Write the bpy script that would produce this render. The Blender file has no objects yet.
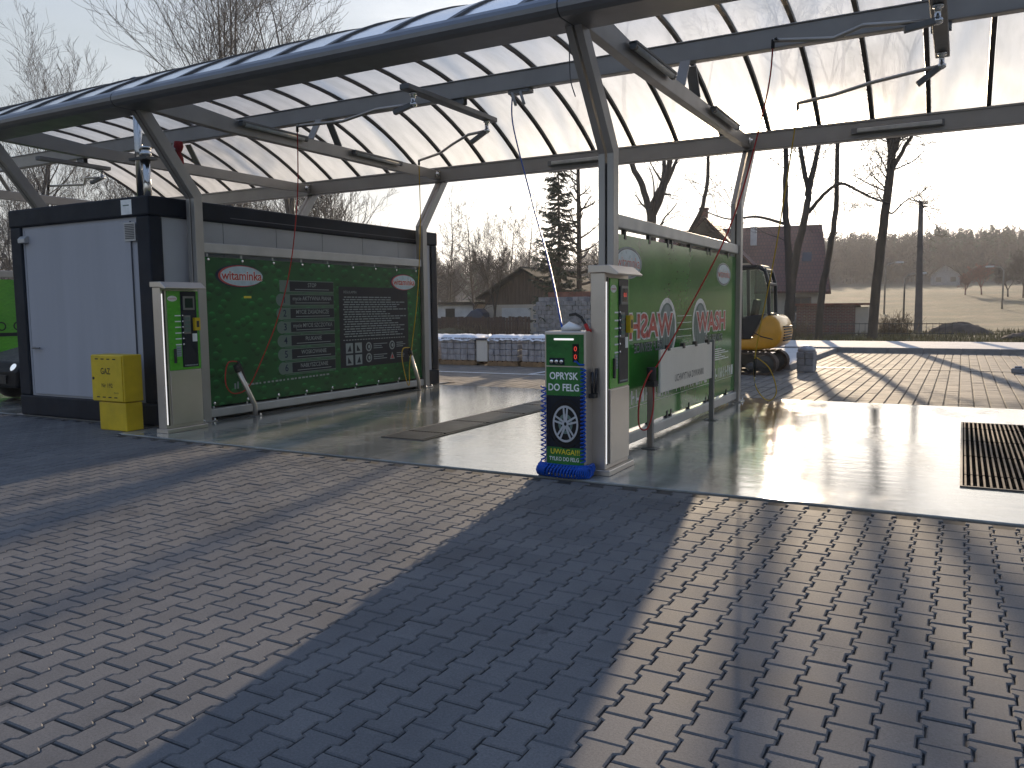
import bpy, bmesh, math, random
import numpy as np
from mathutils import Vector, Matrix, Euler
R = math.radians
sc = bpy.context.scene
COL = sc.collection
rnd = random.Random(11)

# ------------------------------------------------------------------ materials
MATS = {}
def newmat(name):
    m = bpy.data.materials.new(name); m.use_nodes = True
    nt = m.node_tree
    for n in list(nt.nodes): nt.nodes.remove(n)
    out = nt.nodes.new('ShaderNodeOutputMaterial')
    return m, nt, out
def node(nt, typ, **kw):
    n = nt.nodes.new(typ)
    for k, v in kw.items():
        if k in n.inputs: n.inputs[k].default_value = v
        else: setattr(n, k, v)
    return n
def ramp(nt, fac, stops):
    r = nt.nodes.new('ShaderNodeValToRGB')
    while len(r.color_ramp.elements) < len(stops): r.color_ramp.elements.new(0.5)
    for e, (p, c) in zip(r.color_ramp.elements, stops):
        e.position = p; e.color = (*c, 1) if len(c) == 3 else c
    nt.links.new(fac, r.inputs['Fac'])
    return r.outputs['Color']
def coords(nt, scale=(1, 1, 1)):
    t = nt.nodes.new('ShaderNodeTexCoord'); mp = nt.nodes.new('ShaderNodeMapping')
    mp.inputs['Scale'].default_value = scale
    nt.links.new(t.outputs['Object'], mp.inputs['Vector'])
    return mp.outputs['Vector']
def noise(nt, vec, scale, detail=4, rough=.55):
    n = nt.nodes.new('ShaderNodeTexNoise')
    n.inputs['Scale'].default_value = scale; n.inputs['Detail'].default_value = detail
    n.inputs['Roughness'].default_value = rough
    nt.links.new(vec, n.inputs['Vector']); return n.outputs['Fac']
def bump(nt, h, strength=.3, dist=.01):
    b = nt.nodes.new('ShaderNodeBump'); b.inputs['Strength'].default_value = strength
    b.inputs['Distance'].default_value = dist
    nt.links.new(h, b.inputs['Height']); return b.outputs['Normal']
def mat(name, col, rough=.5, metal=0.0, var=.12, vscale=6, bumpk=0, bscale=40, stretch=(1, 1, 1), coat=0, spec=.5, emit=None, estr=0, rvar=.12):
    """principled with a little noise in colour and roughness"""
    m, nt, out = newmat(name)
    p = nt.nodes.new('ShaderNodeBsdfPrincipled')
    v = coords(nt, stretch)
    f = noise(nt, v, vscale)
    lo = [max(0, c * (1 - var * 1.6)) for c in col]; hi = [min(1, c * (1 + var * 1.6)) for c in col]
    nt.links.new(ramp(nt, f, [(.25, lo), (.75, hi)]), p.inputs['Base Color'])
    f2 = noise(nt, v, vscale * 2.3, 3)
    mr = node(nt, 'ShaderNodeMapRange'); mr.inputs['To Min'].default_value = max(.02, rough - rvar); mr.inputs['To Max'].default_value = min(1, rough + rvar)
    nt.links.new(f2, mr.inputs['Value']); nt.links.new(mr.outputs['Result'], p.inputs['Roughness'])
    p.inputs['Metallic'].default_value = metal; p.inputs['Specular IOR Level'].default_value = spec
    p.inputs['Coat Weight'].default_value = coat
    if bumpk: nt.links.new(bump(nt, noise(nt, v, bscale, 5), bumpk), p.inputs['Normal'])
    if emit: p.inputs['Emission Color'].default_value = (*emit, 1); p.inputs['Emission Strength'].default_value = estr
    nt.links.new(p.outputs[0], out.inputs[0])
    MATS[name] = m; return m

M = MATS
mat('aluminium', (.36, .345, .33), .42, .45, .07, 2)
mat('gutter_grey', (.17, .17, .175), .38, .5, .07, 2)
mat('galvanised', (.20, .20, .20), .5, .6, .10, 4)
mat('stainless', (.56, .51, .46), .33, .8, .05, 2)
mat('rail_silver', (.42, .42, .42), .45, .4, .06, 3)
mat('anthracite', (.009, .012, .020), .55, 0, .2, 3, spec=.22)
mat('panel_grey', (.36, .365, .40), .55, 0, .04, .9, .12, 3, (5, 5, .4), spec=.3)
mat('panel_side', (.44, .45, .48), .55, 0, .05, 1.5, spec=.3)
mat('gap_shade_black', (.006, .006, .006), 1, 0, .1, spec=0)
mat('panel_seam', (.08, .085, .10), .6)
mat('white_plastic', (.75, .75, .74), .45)
mat('black_plastic', (.018, .018, .02), .45)
mat('black_rubber', (.02, .02, .02), .75)
mat('dark_steel', (.075, .07, .066), .5, .6)
mat('yellow_paint', (.60, .42, .012), .42, 0, .10, 5)
mat('machine_yellow', (.70, .32, .015), .35, 0, .08, 4, coat=.3)
mat('print_white', (.78, .80, .80), .3)
mat('print_pale', (.27, .32, .33), .4, spec=.2, var=.04)
mat('print_grey', (.13, .19, .17), .4, spec=.2, var=.04)
mat('print_red', (.45, .03, .03), .3)
mat('print_navy', (.012, .02, .05), .3, spec=.2, var=.04)
mat('print_dark', (.010, .014, .024), .4, spec=.2, var=.04)
mat('print_yellow', (.75, .60, .03), .35)
mat('print_black', (.012, .012, .012), .3, spec=.2, var=.04)
mat('print_silver', (.45, .46, .48), .3)
mat('logo_blue', (.45, .58, .66), .3)
mat('red_rubber', (.42, .03, .025), .45, spec=.2)
mat('yellow_rubber', (.62, .40, .03), .45, spec=.2)
mat('blue_rubber', (.012, .08, .42), .4, spec=.2)
mat('red_cloth', (.35, .03, .03), .85, bumpk=.4, bscale=15)
mat('board_white', (.72, .70, .64), .4, 0, .04, 2)
mat('glass_dark', (.02, .025, .03), .06, 0, .05)
mat('red_digit', (.3, .02, .02), .4, emit=(1, .08, .05), estr=.5)
mat('grate_steel', (.17, .13, .10), .75, .2, .2, 6)
mat('lamp_tube', (.62, .63, .63), .35)
mat('led_white', (.8, .8, .8), .4, emit=(1, .96, .93), estr=.55)
mat('kerb_concrete', (.20, .195, .19), .85, 0, .12, 6, .25, 60)
mat('walk_concrete', (.46, .44, .42), .85, 0, .10, 3, .2, 40)
mat('bark', (.045, .035, .027), .92, 0, .35, 5, .8, 14, (1, 1, .25))
mat('twig', (.034, .025, .019), .9, 0, .25, 2)
mat('bark_pale', (.16, .13, .10), .9, 0, .3, 5, .5, 12, (1, 1, .3))
mat('needle', (.020, .038, .016), .8, 0, .5, .8)
mat('wood_plank', (.095, .065, .045), .85, 0, .35, 3, .5, 10, (6, 6, .4))
mat('fence_wood', (.065, .036, .025), .9, 0, .35, 4, .4, 10, (5, 5, .3))
mat('plaster', (.46, .41, .34), .9, 0, .08, 1.5, .2, 30)
mat('plaster_white', (.52, .52, .51), .9, 0, .12, 1.5, .2, 30)
mat('roof_dark', (.034, .032, .028), .95, 0, .3, 2, .3, 8, spec=.1)
mat('rust_red', (.16, .05, .035), .8, 0, .3, 3)
mat('stone_block', (.22, .22, .23), .85, 0, .25, 4, .4, 20)
mat('blue_tarp', (.035, .05, .085), .6)
mat('pallet_wood', (.26, .17, .09), .85, 0, .25, 8)
mat('soil', (.055, .04, .03), .95, 0, .4, 3, .8, 8)
mat('car_paint', (.004, .0045, .007), .45, 0, .05, spec=.12)
mat('headlamp', (.7, .72, .75), .12, .2, .05, emit=(.85, .93, 1), estr=.4)
mat('dry_weed', (.16, .11, .06), .9, 0, .4, 3)
mat('red_twig', (.17, .055, .04), .9, 0, .3, 2)
mat('pole_concrete', (.11, .10, .095), .85, 0, .15, 3)
mat('chrome', (.7, .7, .7), .12, 1, .03)

def glass_mat(name, tint, alpha, rough=.03):
    m, nt, out = newmat(name)
    g = node(nt, 'ShaderNodeBsdfGlossy', Roughness=rough); t = node(nt, 'ShaderNodeBsdfTransparent')
    t.inputs['Color'].default_value = (*tint, 1)
    fr = node(nt, 'ShaderNodeFresnel', IOR=1.5)
    mx = nt.nodes.new('ShaderNodeMixShader'); nt.links.new(fr.outputs[0], mx.inputs[0])
    nt.links.new(t.outputs[0], mx.inputs[1]); nt.links.new(g.outputs[0], mx.inputs[2])
    nt.links.new(mx.outputs[0], out.inputs[0]); M[name] = m
glass_mat('cab_glass', (.80, .86, .80), 1)

# opal twin-wall sheet: scatters most of the light it lets through
m, nt, out = newmat('polycarbonate')
v = coords(nt)
dirt = noise(nt, coords(nt, (3, .6, 1)), 1.8, 6, .6)
tr = nt.nodes.new('ShaderNodeBsdfTranslucent')
nt.links.new(ramp(nt, dirt, [(.3, (.48, .48, .46)), (.6, (.72, .71, .69))]), tr.inputs['Color'])
re = node(nt, 'ShaderNodeBsdfRefraction', Roughness=.75, IOR=1.15); re.inputs['Color'].default_value = (.62, .61, .585, 1)
tp = node(nt, 'ShaderNodeBsdfTransparent'); tp.inputs['Color'].default_value = (.9, .9, .88, 1)
gl = node(nt, 'ShaderNodeBsdfGlossy', Roughness=.18)
re2 = node(nt, 'ShaderNodeBsdfRefraction', Roughness=.32, IOR=1.12); re2.inputs['Color'].default_value = (.95, .85, .70, 1)
mx0 = node(nt, 'ShaderNodeMixShader', Fac=.5); nt.links.new(re.outputs[0], mx0.inputs[1]); nt.links.new(re2.outputs[0], mx0.inputs[2])
mx1 = node(nt, 'ShaderNodeMixShader', Fac=.50); mx2 = node(nt, 'ShaderNodeMixShader', Fac=.06); mx3 = nt.nodes.new('ShaderNodeMixShader')
fr = node(nt, 'ShaderNodeFresnel', IOR=1.22)
nt.links.new(tr.outputs[0], mx1.inputs[1]); nt.links.new(mx0.outputs[0], mx1.inputs[2])
nt.links.new(mx1.outputs[0], mx2.inputs[1]); nt.links.new(tp.outputs[0], mx2.inputs[2])
nt.links.new(fr.outputs[0], mx3.inputs[0]); nt.links.new(mx2.outputs[0], mx3.inputs[1]); nt.links.new(gl.outputs[0], mx3.inputs[2])
nt.links.new(mx3.outputs[0], out.inputs[0]); M['polycarbonate'] = m

def drop_print(name, base, hi, rough, coat, spec=.5, k=.9, sc_=5.2):
    """banner printed with water drops on a green ground"""
    m, nt, out = newmat(name)
    p = node(nt, 'ShaderNodeBsdfPrincipled', Roughness=rough); p.inputs['Coat Weight'].default_value = coat; p.inputs['Coat Roughness'].default_value = .06
    p.inputs['Specular IOR Level'].default_value = spec
    v = coords(nt)
    s0 = nt.nodes.new('ShaderNodeSeparateXYZ'); nt.links.new(v, s0.inputs[0])
    ax_ = node(nt, 'ShaderNodeMath', operation='ADD'); nt.links.new(s0.outputs['X'], ax_.inputs[0]); nt.links.new(s0.outputs['Y'], ax_.inputs[1])
    cb = nt.nodes.new('ShaderNodeCombineXYZ'); nt.links.new(ax_.outputs[0], cb.inputs['X']); nt.links.new(s0.outputs['Z'], cb.inputs['Y'])
    vo = node(nt, 'ShaderNodeTexVoronoi', Scale=sc_); vo.voronoi_dimensions = '2D'
    nt.links.new(cb.outputs[0], vo.inputs['Vector'])
    big = noise(nt, v, 1.1, 3)
    cA = ramp(nt, big, [(.3, base), (.72, hi)])
    sb = node(nt, 'ShaderNodeVectorMath', operation='SUBTRACT'); nt.links.new(cb.outputs[0], sb.inputs[0]); nt.links.new(vo.outputs['Position'], sb.inputs[1])
    sz = nt.nodes.new('ShaderNodeSeparateXYZ'); nt.links.new(sb.outputs[0], sz.inputs[0])
    mz = node(nt, 'ShaderNodeMapRange'); mz.inputs['From Min'].default_value = -.07; mz.inputs['From Max'].default_value = .07; nt.links.new(sz.outputs['Y'], mz.inputs['Value'])
    face = ramp(nt, mz.outputs[0], [(.0, (.22, .24, .22)), (.45, (.9, .95, .9)), (.72, (1.3, 1.35, 1.3)), (.86, (2.6, 2.7, 2.6)), (1, (1.5, 1.5, 1.5))])
    inside = ramp(nt, vo.outputs['Distance'], [(.30, (1, 1, 1)), (.36, (0, 0, 0))])
    dm = nt.nodes.new('ShaderNodeMix'); dm.data_type = 'RGBA'; dm.inputs[6].default_value = (1, 1, 1, 1); nt.links.new(inside, dm.inputs[0]); nt.links.new(face, dm.inputs[7]); dr = dm.outputs[2]
    mu = nt.nodes.new('ShaderNodeMix'); mu.data_type = 'RGBA'; mu.blend_type = 'MULTIPLY'; mu.inputs[0].default_value = k
    nt.links.new(cA, mu.inputs[6]); nt.links.new(dr, mu.inputs[7])
    nt.links.new(mu.outputs[2], p.inputs['Base Color'])
    nt.links.new(bump(nt, noise(nt, v, 1.3, 2), .04, .06), p.inputs['Normal'])
    nt.links.new(p.outputs[0], out.inputs[0]); M[name] = m
drop_print('banner_green', (.005, .060, .017), (.012, .125, .028), .42, .05, .25)
drop_print('sheet_green', (.022, .15, .022), (.05, .27, .04), .12, 0, .45, .25, 9)
drop_print('unit_green', (.010, .085, .022), (.05, .24, .045), .35, .1, .3, .8, 11)
drop_print('label_green', (.05, .30, .02), (.12, .48, .03), .3, .2, .5, .7, 11)

# pavers (tone attribute per stone) -------------------------------------------
def paver_mat(name, lo, hi, rough):
    m, nt, out = newmat(name)
    p = nt.nodes.new('ShaderNodeBsdfPrincipled'); p.inputs['Specular IOR Level'].default_value = .3
    at = node(nt, 'ShaderNodeAttribute'); at.attribute_name = 'tone'
    v = coords(nt)
    base = ramp(nt, at.outputs['Fac'], [(0, lo), (1, hi)])
    gr = noise(nt, v, 110, 5, .75); st = noise(nt, v, 1.4, 5)
    g2 = ramp(nt, gr, [(.3, (.70, .70, .70)), (.7, (1.28, 1.28, 1.28))])
    s2 = ramp(nt, st, [(.28, (.70, .70, .71)), (.5, (1.0, 1.0, 1.0)), (.72, (1.22, 1.19, 1.15))])
    a = nt.nodes.new('ShaderNodeMix'); a.data_type = 'RGBA'; a.blend_type = 'MULTIPLY'; a.inputs[0].default_value = 1
    b = nt.nodes.new('ShaderNodeMix'); b.data_type = 'RGBA'; b.blend_type = 'MULTIPLY'; b.inputs[0].default_value = 1
    nt.links.new(base, a.inputs[6]); nt.links.new(g2, a.inputs[7]); nt.links.new(a.outputs[2], b.inputs[6]); nt.links.new(s2, b.inputs[7])
    # pale chips and dark drips
    ch = noise(nt, v, 9, 6, .7)
    chm = ramp(nt, ch, [(.69, (0, 0, 0)), (.73, (1, 1, 1))])
    c = nt.nodes.new('ShaderNodeMix'); c.data_type = 'RGBA'; c.inputs[7].default_value = (.42, .41, .40, 1)
    sep = node(nt, 'ShaderNodeMath', operation='MULTIPLY'); sep.inputs[1].default_value = .35
    nt.links.new(chm, sep.inputs[0]); nt.links.new(sep.outputs[0], c.inputs[0]); nt.links.new(b.outputs[2], c.inputs[6])
    oil = ramp(nt, noise(nt, v, 2.6, 5, .62), [(.66, (1, 1, 1)), (.74, (.55, .55, .57))])
    d_ = nt.nodes.new('ShaderNodeMix'); d_.data_type = 'RGBA'; d_.blend_type = 'MULTIPLY'; d_.inputs[0].default_value = .9; nt.links.new(c.outputs[2], d_.inputs[6]); nt.links.new(oil, d_.inputs[7])
    nt.links.new(d_.outputs[2], p.inputs['Base Color'])
    mr = node(nt, 'ShaderNodeMapRange'); mr.inputs['To Min'].default_value = rough - .12; mr.inputs['To Max'].default_value = rough + .1
    nt.links.new(st, mr.inputs['Value']); nt.links.new(mr.outputs[0], p.inputs['Roughness'])
    nt.links.new(bump(nt, gr, .35, .0025), p.inputs['Normal'])
    nt.links.new(p.outputs[0], out.inputs[0]); M[name] = m
paver_mat('paver', (.104, .104, .106), (.130, .128, .127), .80)
paver_mat('paver_warm', (.165, .142, .115), (.225, .195, .16), .8)
mat('joint_sand', (.034, .031, .028), .95, 0, .45, 5)
mat('track_mud', (.085, .058, .040), .9, 0, .45, 9, .5, 20)

# wet concrete slab -------------------------------------------------------------
m, nt, out = newmat('wet_concrete')
p = nt.nodes.new('ShaderNodeBsdfPrincipled'); v = coords(nt); vs = coords(nt, (1.0, .45, 1))
wet = noise(nt, vs, .75, 5, .6); fine = noise(nt, v, 120, 3); streak = noise(nt, coords(nt, (6, .5, 1)), 2.0, 5)
col = ramp(nt, wet, [(.32, (.36, .36, .33)), (.58, (.20, .205, .19))])
mu = nt.nodes.new('ShaderNodeMix'); mu.data_type = 'RGBA'; mu.blend_type = 'MULTIPLY'; mu.inputs[0].default_value = .22
nt.links.new(col, mu.inputs[6]); nt.links.new(ramp(nt, streak, [(.3, (.65, .65, .65)), (.7, (1.2, 1.2, 1.2))]), mu.inputs[7])
gm = nt.nodes.new('ShaderNodeMix'); gm.data_type = 'RGBA'; gm.blend_type = 'MULTIPLY'; gm.inputs[0].default_value = .8
nt.links.new(mu.outputs[2], gm.inputs[6]); nt.links.new(ramp(nt, noise(nt, v, 1.9, 7, .68), [(.42, (1, 1, 1)), (.56, (.78, .77, .74)), (.70, (.55, .53, .49))]), gm.inputs[7])
nt.links.new(gm.outputs[2], p.inputs['Base Color'])
nt.links.new(ramp(nt, wet, [(.34, (.30, .30, .30)), (.44, (.10, .10, .10)), (.58, (.035, .035, .035))]), p.inputs['Roughness'])
rip = noise(nt, coords(nt, (1, 2.6, 1)), 3.2, 4)
b1 = nt.nodes.new('ShaderNodeBump'); b1.inputs['Strength'].default_value = .13; b1.inputs['Distance'].default_value = .02
nt.links.new(rip, b1.inputs['Height'])
b2 = nt.nodes.new('ShaderNodeBump'); b2.inputs['Strength'].default_value = .10; b2.inputs['Distance'].default_value = .003
nt.links.new(fine, b2.inputs['Height']); nt.links.new(b1.outputs[0], b2.inputs['Normal'])
nt.links.new(b2.outputs[0], p.inputs['Normal'])
nt.links.new(p.outputs[0], out.inputs[0]); M['wet_concrete'] = m

# turf / terrain ------------------------------------------------------------------
m, nt, out = newmat('dry_turf')
p = node(nt, 'ShaderNodeBsdfPrincipled', Roughness=.95); v = coords(nt)
n1 = noise(nt, v, .12, 6, .6); n2 = noise(nt, v, 2.2, 6, .7)
c1 = ramp(nt, n1, [(.35, (.045, .05, .02)), (.5, (.09, .08, .036)), (.65, (.17, .13, .07))])
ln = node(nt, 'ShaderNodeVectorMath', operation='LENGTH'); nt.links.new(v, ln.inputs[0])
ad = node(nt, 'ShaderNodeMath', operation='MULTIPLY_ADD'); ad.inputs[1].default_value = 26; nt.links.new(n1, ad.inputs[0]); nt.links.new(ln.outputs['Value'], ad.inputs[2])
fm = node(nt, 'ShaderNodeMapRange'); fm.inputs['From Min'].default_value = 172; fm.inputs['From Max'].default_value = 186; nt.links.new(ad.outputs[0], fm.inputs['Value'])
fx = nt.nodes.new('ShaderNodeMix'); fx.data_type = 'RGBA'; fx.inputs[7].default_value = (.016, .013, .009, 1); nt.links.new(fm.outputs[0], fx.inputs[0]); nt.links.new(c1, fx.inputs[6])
mu = nt.nodes.new('ShaderNodeMix'); mu.data_type = 'RGBA'; mu.blend_type = 'MULTIPLY'; mu.inputs[0].default_value = .8
nt.links.new(fx.outputs[2], mu.inputs[6]); nt.links.new(ramp(nt, n2, [(.3, (.5, .5, .5)), (.7, (1.3, 1.3, 1.3))]), mu.inputs[7])
nt.links.new(mu.outputs[2], p.inputs['Base Color']); nt.links.new(bump(nt, n2, .8, .1), p.inputs['Normal'])
nt.links.new(p.outputs[0], out.inputs[0]); M['dry_turf'] = m

# red roof tiles -------------------------------------------------------------------
m, nt, out = newmat('roof_tiles')
p = node(nt, 'ShaderNodeBsdfPrincipled', Roughness=.75); v = coords(nt)
br = node(nt, 'ShaderNodeTexBrick', Scale=1.0); br.inputs['Color1'].default_value = (.11, .042, .033, 1); br.inputs['Color2'].default_value = (.15, .058, .042, 1)
br.inputs['Mortar'].default_value = (.06, .03, .025, 1); br.inputs['Mortar Size'].default_value = .03; br.inputs['Brick Width'].default_value = .24; br.inputs['Row Height'].default_value = .30
mp = nt.nodes.new('ShaderNodeMapping'); mp.inputs['Rotation'].default_value = (R(-90), 0, 0)
nt.links.new(v, mp.inputs['Vector']); nt.links.new(mp.outputs[0], br.inputs['Vector'])
nt.links.new(br.outputs['Color'], p.inputs['Base Color']); nt.links.new(bump(nt, br.outputs['Fac'], -.8, .03), p.inputs['Normal'])
nt.links.new(p.outputs[0], out.inputs[0]); M['roof_tiles'] = m
m, nt, out = newmat('brick_wall')
p = node(nt, 'ShaderNodeBsdfPrincipled', Roughness=.9); v = coords(nt)
br = node(nt, 'ShaderNodeTexBrick', Scale=1.0); br.inputs['Color1'].default_value = (.16, .05, .035, 1); br.inputs['Color2'].default_value = (.10, .035, .028, 1)
br.inputs['Mortar'].default_value = (.2, .18, .16, 1); br.inputs['Mortar Size'].default_value = .012; br.inputs['Brick Width'].default_value = .25; br.inputs['Row Height'].default_value = .08
mp = nt.nodes.new('ShaderNodeMapping'); mp.inputs['Rotation'].default_value = (R(-90), 0, 0)
nt.links.new(v, mp.inputs['Vector']); nt.links.new(mp.outputs[0], br.inputs['Vector'])
nt.links.new(br.outputs['Color'], p.inputs['Base Color']); nt.links.new(p.outputs[0], out.inputs[0]); M['brick_wall'] = m
# shrink wrap over grey stones
m, nt, out = newmat('wrap_film')
p = node(nt, 'ShaderNodeBsdfPrincipled', Roughness=.32); v = coords(nt)
f = noise(nt, coords(nt, (3, 3, 1)), 4, 5)
nt.links.new(ramp(nt, f, [(.3, (.22, .22, .24)), (.7, (.46, .46, .49))]), p.inputs['Base Color']); nt.links.new(bump(nt, f, .7, .05), p.inputs['Normal'])
nt.links.new(p.outputs[0], out.inputs[0]); M['wrap_film'] = m
mat('film_top', (.80, .79, .78), .45, 0, .08, 6, .5, 8)

# ------------------------------------------------------------------ mesh builder
ORG = {}
def setp(o, label=None, cat=None, group=None, kind=None):
    if label: o['label'] = label
    if cat: o['category'] = cat
    if group: o['group'] = group
    if kind: o['kind'] = kind
    return o
def thing(name, label, cat, loc=(0, 0, 0), group=None, rotz=0):
    o = bpy.data.objects.new(name, None); o.empty_display_size = .2; COL.objects.link(o)
    o.location = loc; o.rotation_euler = (0, 0, rotz)
    ORG[o.name] = Matrix.LocRotScale(Vector(loc), Euler((0, 0, rotz)), None).inverted()
    return setp(o, label, cat, group)
def copy_tree(o, loc=None, rotz=None, parent=None):
    c = o.copy(); COL.objects.link(c)
    if parent: c.parent = parent
    if loc is not None: c.location = loc
    if rotz is not None: c.rotation_euler = (0, 0, rotz)
    for ch in list(o.children): copy_tree(ch, parent=c)
    return c

class MB:
    def __init__(s): s.v = []; s.f = []; s.m = []; s.sm = []; s.cur = 0; s.smooth = False; s.mats = []
    def use(s, name, smooth=False):
        if name not in s.mats: s.mats.append(name)
        s.cur = s.mats.index(name); s.smooth = smooth; return s
    def add(s, vs, fs):
        b = len(s.v); s.v += [tuple(x) for x in vs]
        for f in fs: s.f.append([b + i for i in f]); s.m.append(s.cur); s.sm.append(s.smooth)
        return s
    def box(s, a, b):
        x0, y0, z0 = a; x1, y1, z1 = b
        x0, x1 = min(x0, x1), max(x0, x1); y0, y1 = min(y0, y1), max(y0, y1); z0, z1 = min(z0, z1), max(z0, z1)
        return s.add([(x0, y0, z0), (x1, y0, z0), (x1, y1, z0), (x0, y1, z0), (x0, y0, z1), (x1, y0, z1), (x1, y1, z1), (x0, y1, z1)],
              [(0, 3, 2, 1), (4, 5, 6, 7), (0, 1, 5, 4), (1, 2, 6, 5), (2, 3, 7, 6), (3, 0, 4, 7)])
    def prism(s, poly, axis, a, b):
        """poly in the two other axes (x: (y,z); y: (x,z); z: (x,y))"""
        n = len(poly)
        def mk(p, t): return {'x': (t, p[0], p[1]), 'y': (p[0], t, p[1]), 'z': (p[0], p[1], t)}[axis]
        vs = [mk(p, a) for p in poly] + [mk(p, b) for p in poly]
        fs = [(i, (i + 1) % n, n + (i + 1) % n, n + i) for i in range(n)]
        return s.add(vs, fs + [tuple(range(n - 1, -1, -1)), tuple(range(n, 2 * n))])
    def tube(s, pts, r, n=8, cap=True):
        pts = [Vector(p) for p in pts]; k = len(pts)
        rr = list(r) if hasattr(r, '__len__') else [r] * k
        T = [(pts[min(i + 1, k - 1)] - pts[max(i - 1, 0)]).normalized() for i in range(k)]
        u = T[0].orthogonal().normalized(); vs = []
        for i in range(k):
            u = (u - T[i] * u.dot(T[i]))
            u = u.normalized() if u.length > 1e-6 else T[i].orthogonal().normalized()
            w = T[i].cross(u)
            for j in range(n):
                a = 2 * math.pi * j / n
                vs.append(pts[i] + (u * math.cos(a) + w * math.sin(a)) * rr[i])
        fs = [(i * n + j, i * n + (j + 1) % n, (i + 1) * n + (j + 1) % n, (i + 1) * n + j) for i in range(k - 1) for j in range(n)]
        if cap: fs += [tuple(range(n - 1, -1, -1)), tuple((k - 1) * n + j for j in range(n))]
        return s.add(vs, fs)
    def beam(s, a, b, w, h, up=(0, 0, 1)):
        """rectangular bar between two points"""
        a, b = Vector(a), Vector(b); t = (b - a).normalized(); up = Vector(up)
        sd = t.cross(up).normalized(); u = sd.cross(t).normalized()
        q = [sd * w / 2 * i + u * h / 2 * j for i, j in ((-1, -1), (1, -1), (1, 1), (-1, 1))]
        return s.add([a + x for x in q] + [b + x for x in q], [(0, 1, 2, 3)[::-1], (4, 5, 6, 7), (0, 1, 5, 4), (1, 2, 6, 5), (2, 3, 7, 6), (3, 0, 4, 7)])
    def lathe(s, c, axis, prof, n=24, cap=True):
        """prof: (radius, t along axis)"""
        c = Vector(c); ax = Vector(axis).normalized(); u = ax.orthogonal().normalized(); w = ax.cross(u); k = len(prof); vs = []
        for r, t in prof:
            for j in range(n):
                a = 2 * math.pi * j / n; vs.append(c + ax * t + (u * math.cos(a) + w * math.sin(a)) * r)
        fs = [(i * n + j, i * n + (j + 1) % n, (i + 1) * n + (j + 1) % n, (i + 1) * n + j) for i in range(k - 1) for j in range(n)]
        if cap: fs += [tuple(range(n - 1, -1, -1)), tuple((k - 1) * n + j for j in range(n))]
        return s.add(vs, fs)
    def ellipse(s, o, U, V, rx, rz, n=40, rx0=0, rz0=0):
        o, U, V = Vector(o), Vector(U), Vector(V); A = [2 * math.pi * i / n for i in range(n)]
        out_ = [o + U * rx * math.cos(a) + V * rz * math.sin(a) for a in A]
        if rx0:
            inn = [o + U * rx0 * math.cos(a) + V * rz0 * math.sin(a) for a in A]
            return s.add(out_ + inn, [(i, (i + 1) % n, n + (i + 1) % n, n + i) for i in range(n)])
        return s.add(out_, [tuple(range(n))])
    def quad(s, o, U, V, x0, y0, x1, y1):
        o, U, V = Vector(o), Vector(U), Vector(V)
        return s.add([o + U * x + V * y for x, y in ((x0, y0), (x1, y0), (x1, y1), (x0, y1))], [(0, 1, 2, 3)])
    def text(s, txt, o, U, V, size, align='CENTER', mirror=False, sx=1.0, bold=0):
        vs, fs = text_mesh(txt, align, bold); o, U, V = Vector(o), Vector(U), Vector(V)
        k = -1 if mirror else 1
        return s.add([o + U * x * size * sx * k + V * y * size for x, y in vs], [f[::k] for f in fs])
    def build(s, name, parent=None, mat=None, bevel=0, seg=1):
        me = bpy.data.meshes.new(name)
        inv = None; p = parent
        while p is not None:
            if p.name in ORG: inv = ORG[p.name]; break
            p = p.parent
        vs = [inv @ Vector(x) for x in s.v] if inv is not None else s.v
        me.from_pydata([tuple(x) for x in vs], [], s.f)
        for n_ in (s.mats or [mat]): me.materials.append(M[n_])
        me.polygons.foreach_set('material_index', s.m); me.polygons.foreach_set('use_smooth', s.sm)
        me.validate(); me.update()
        o = bpy.data.objects.new(name, me); COL.objects.link(o)
        if parent is not None: o.parent = parent
        if bevel:
            b = o.modifiers.new('edge', 'BEVEL'); b.width = bevel; b.segments = seg; b.limit_method = 'ANGLE'; b.angle_limit = R(35)
        return o
_T = {}
def text_mesh(txt, align, bold):
    key = (txt, align, bold)
    if key in _T: return _T[key]
    cu = bpy.data.curves.new('lettering', 'FONT'); cu.body = txt; cu.size = 1; cu.align_x = align; cu.align_y = 'CENTER'
    cu.resolution_u = 3; cu.offset = bold
    ob = bpy.data.objects.new('lettering', cu); COL.objects.link(ob)
    bpy.context.view_layer.update()
    me = bpy.data.meshes.new_from_object(ob.evaluated_get(bpy.context.evaluated_depsgraph_get()))
    r = ([(v.co.x, v.co.y) for v in me.vertices], [list(p.vertices) for p in me.polygons])
    bpy.data.objects.remove(ob); bpy.data.curves.remove(cu); bpy.data.meshes.remove(me)
    _T[key] = r; return r
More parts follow.
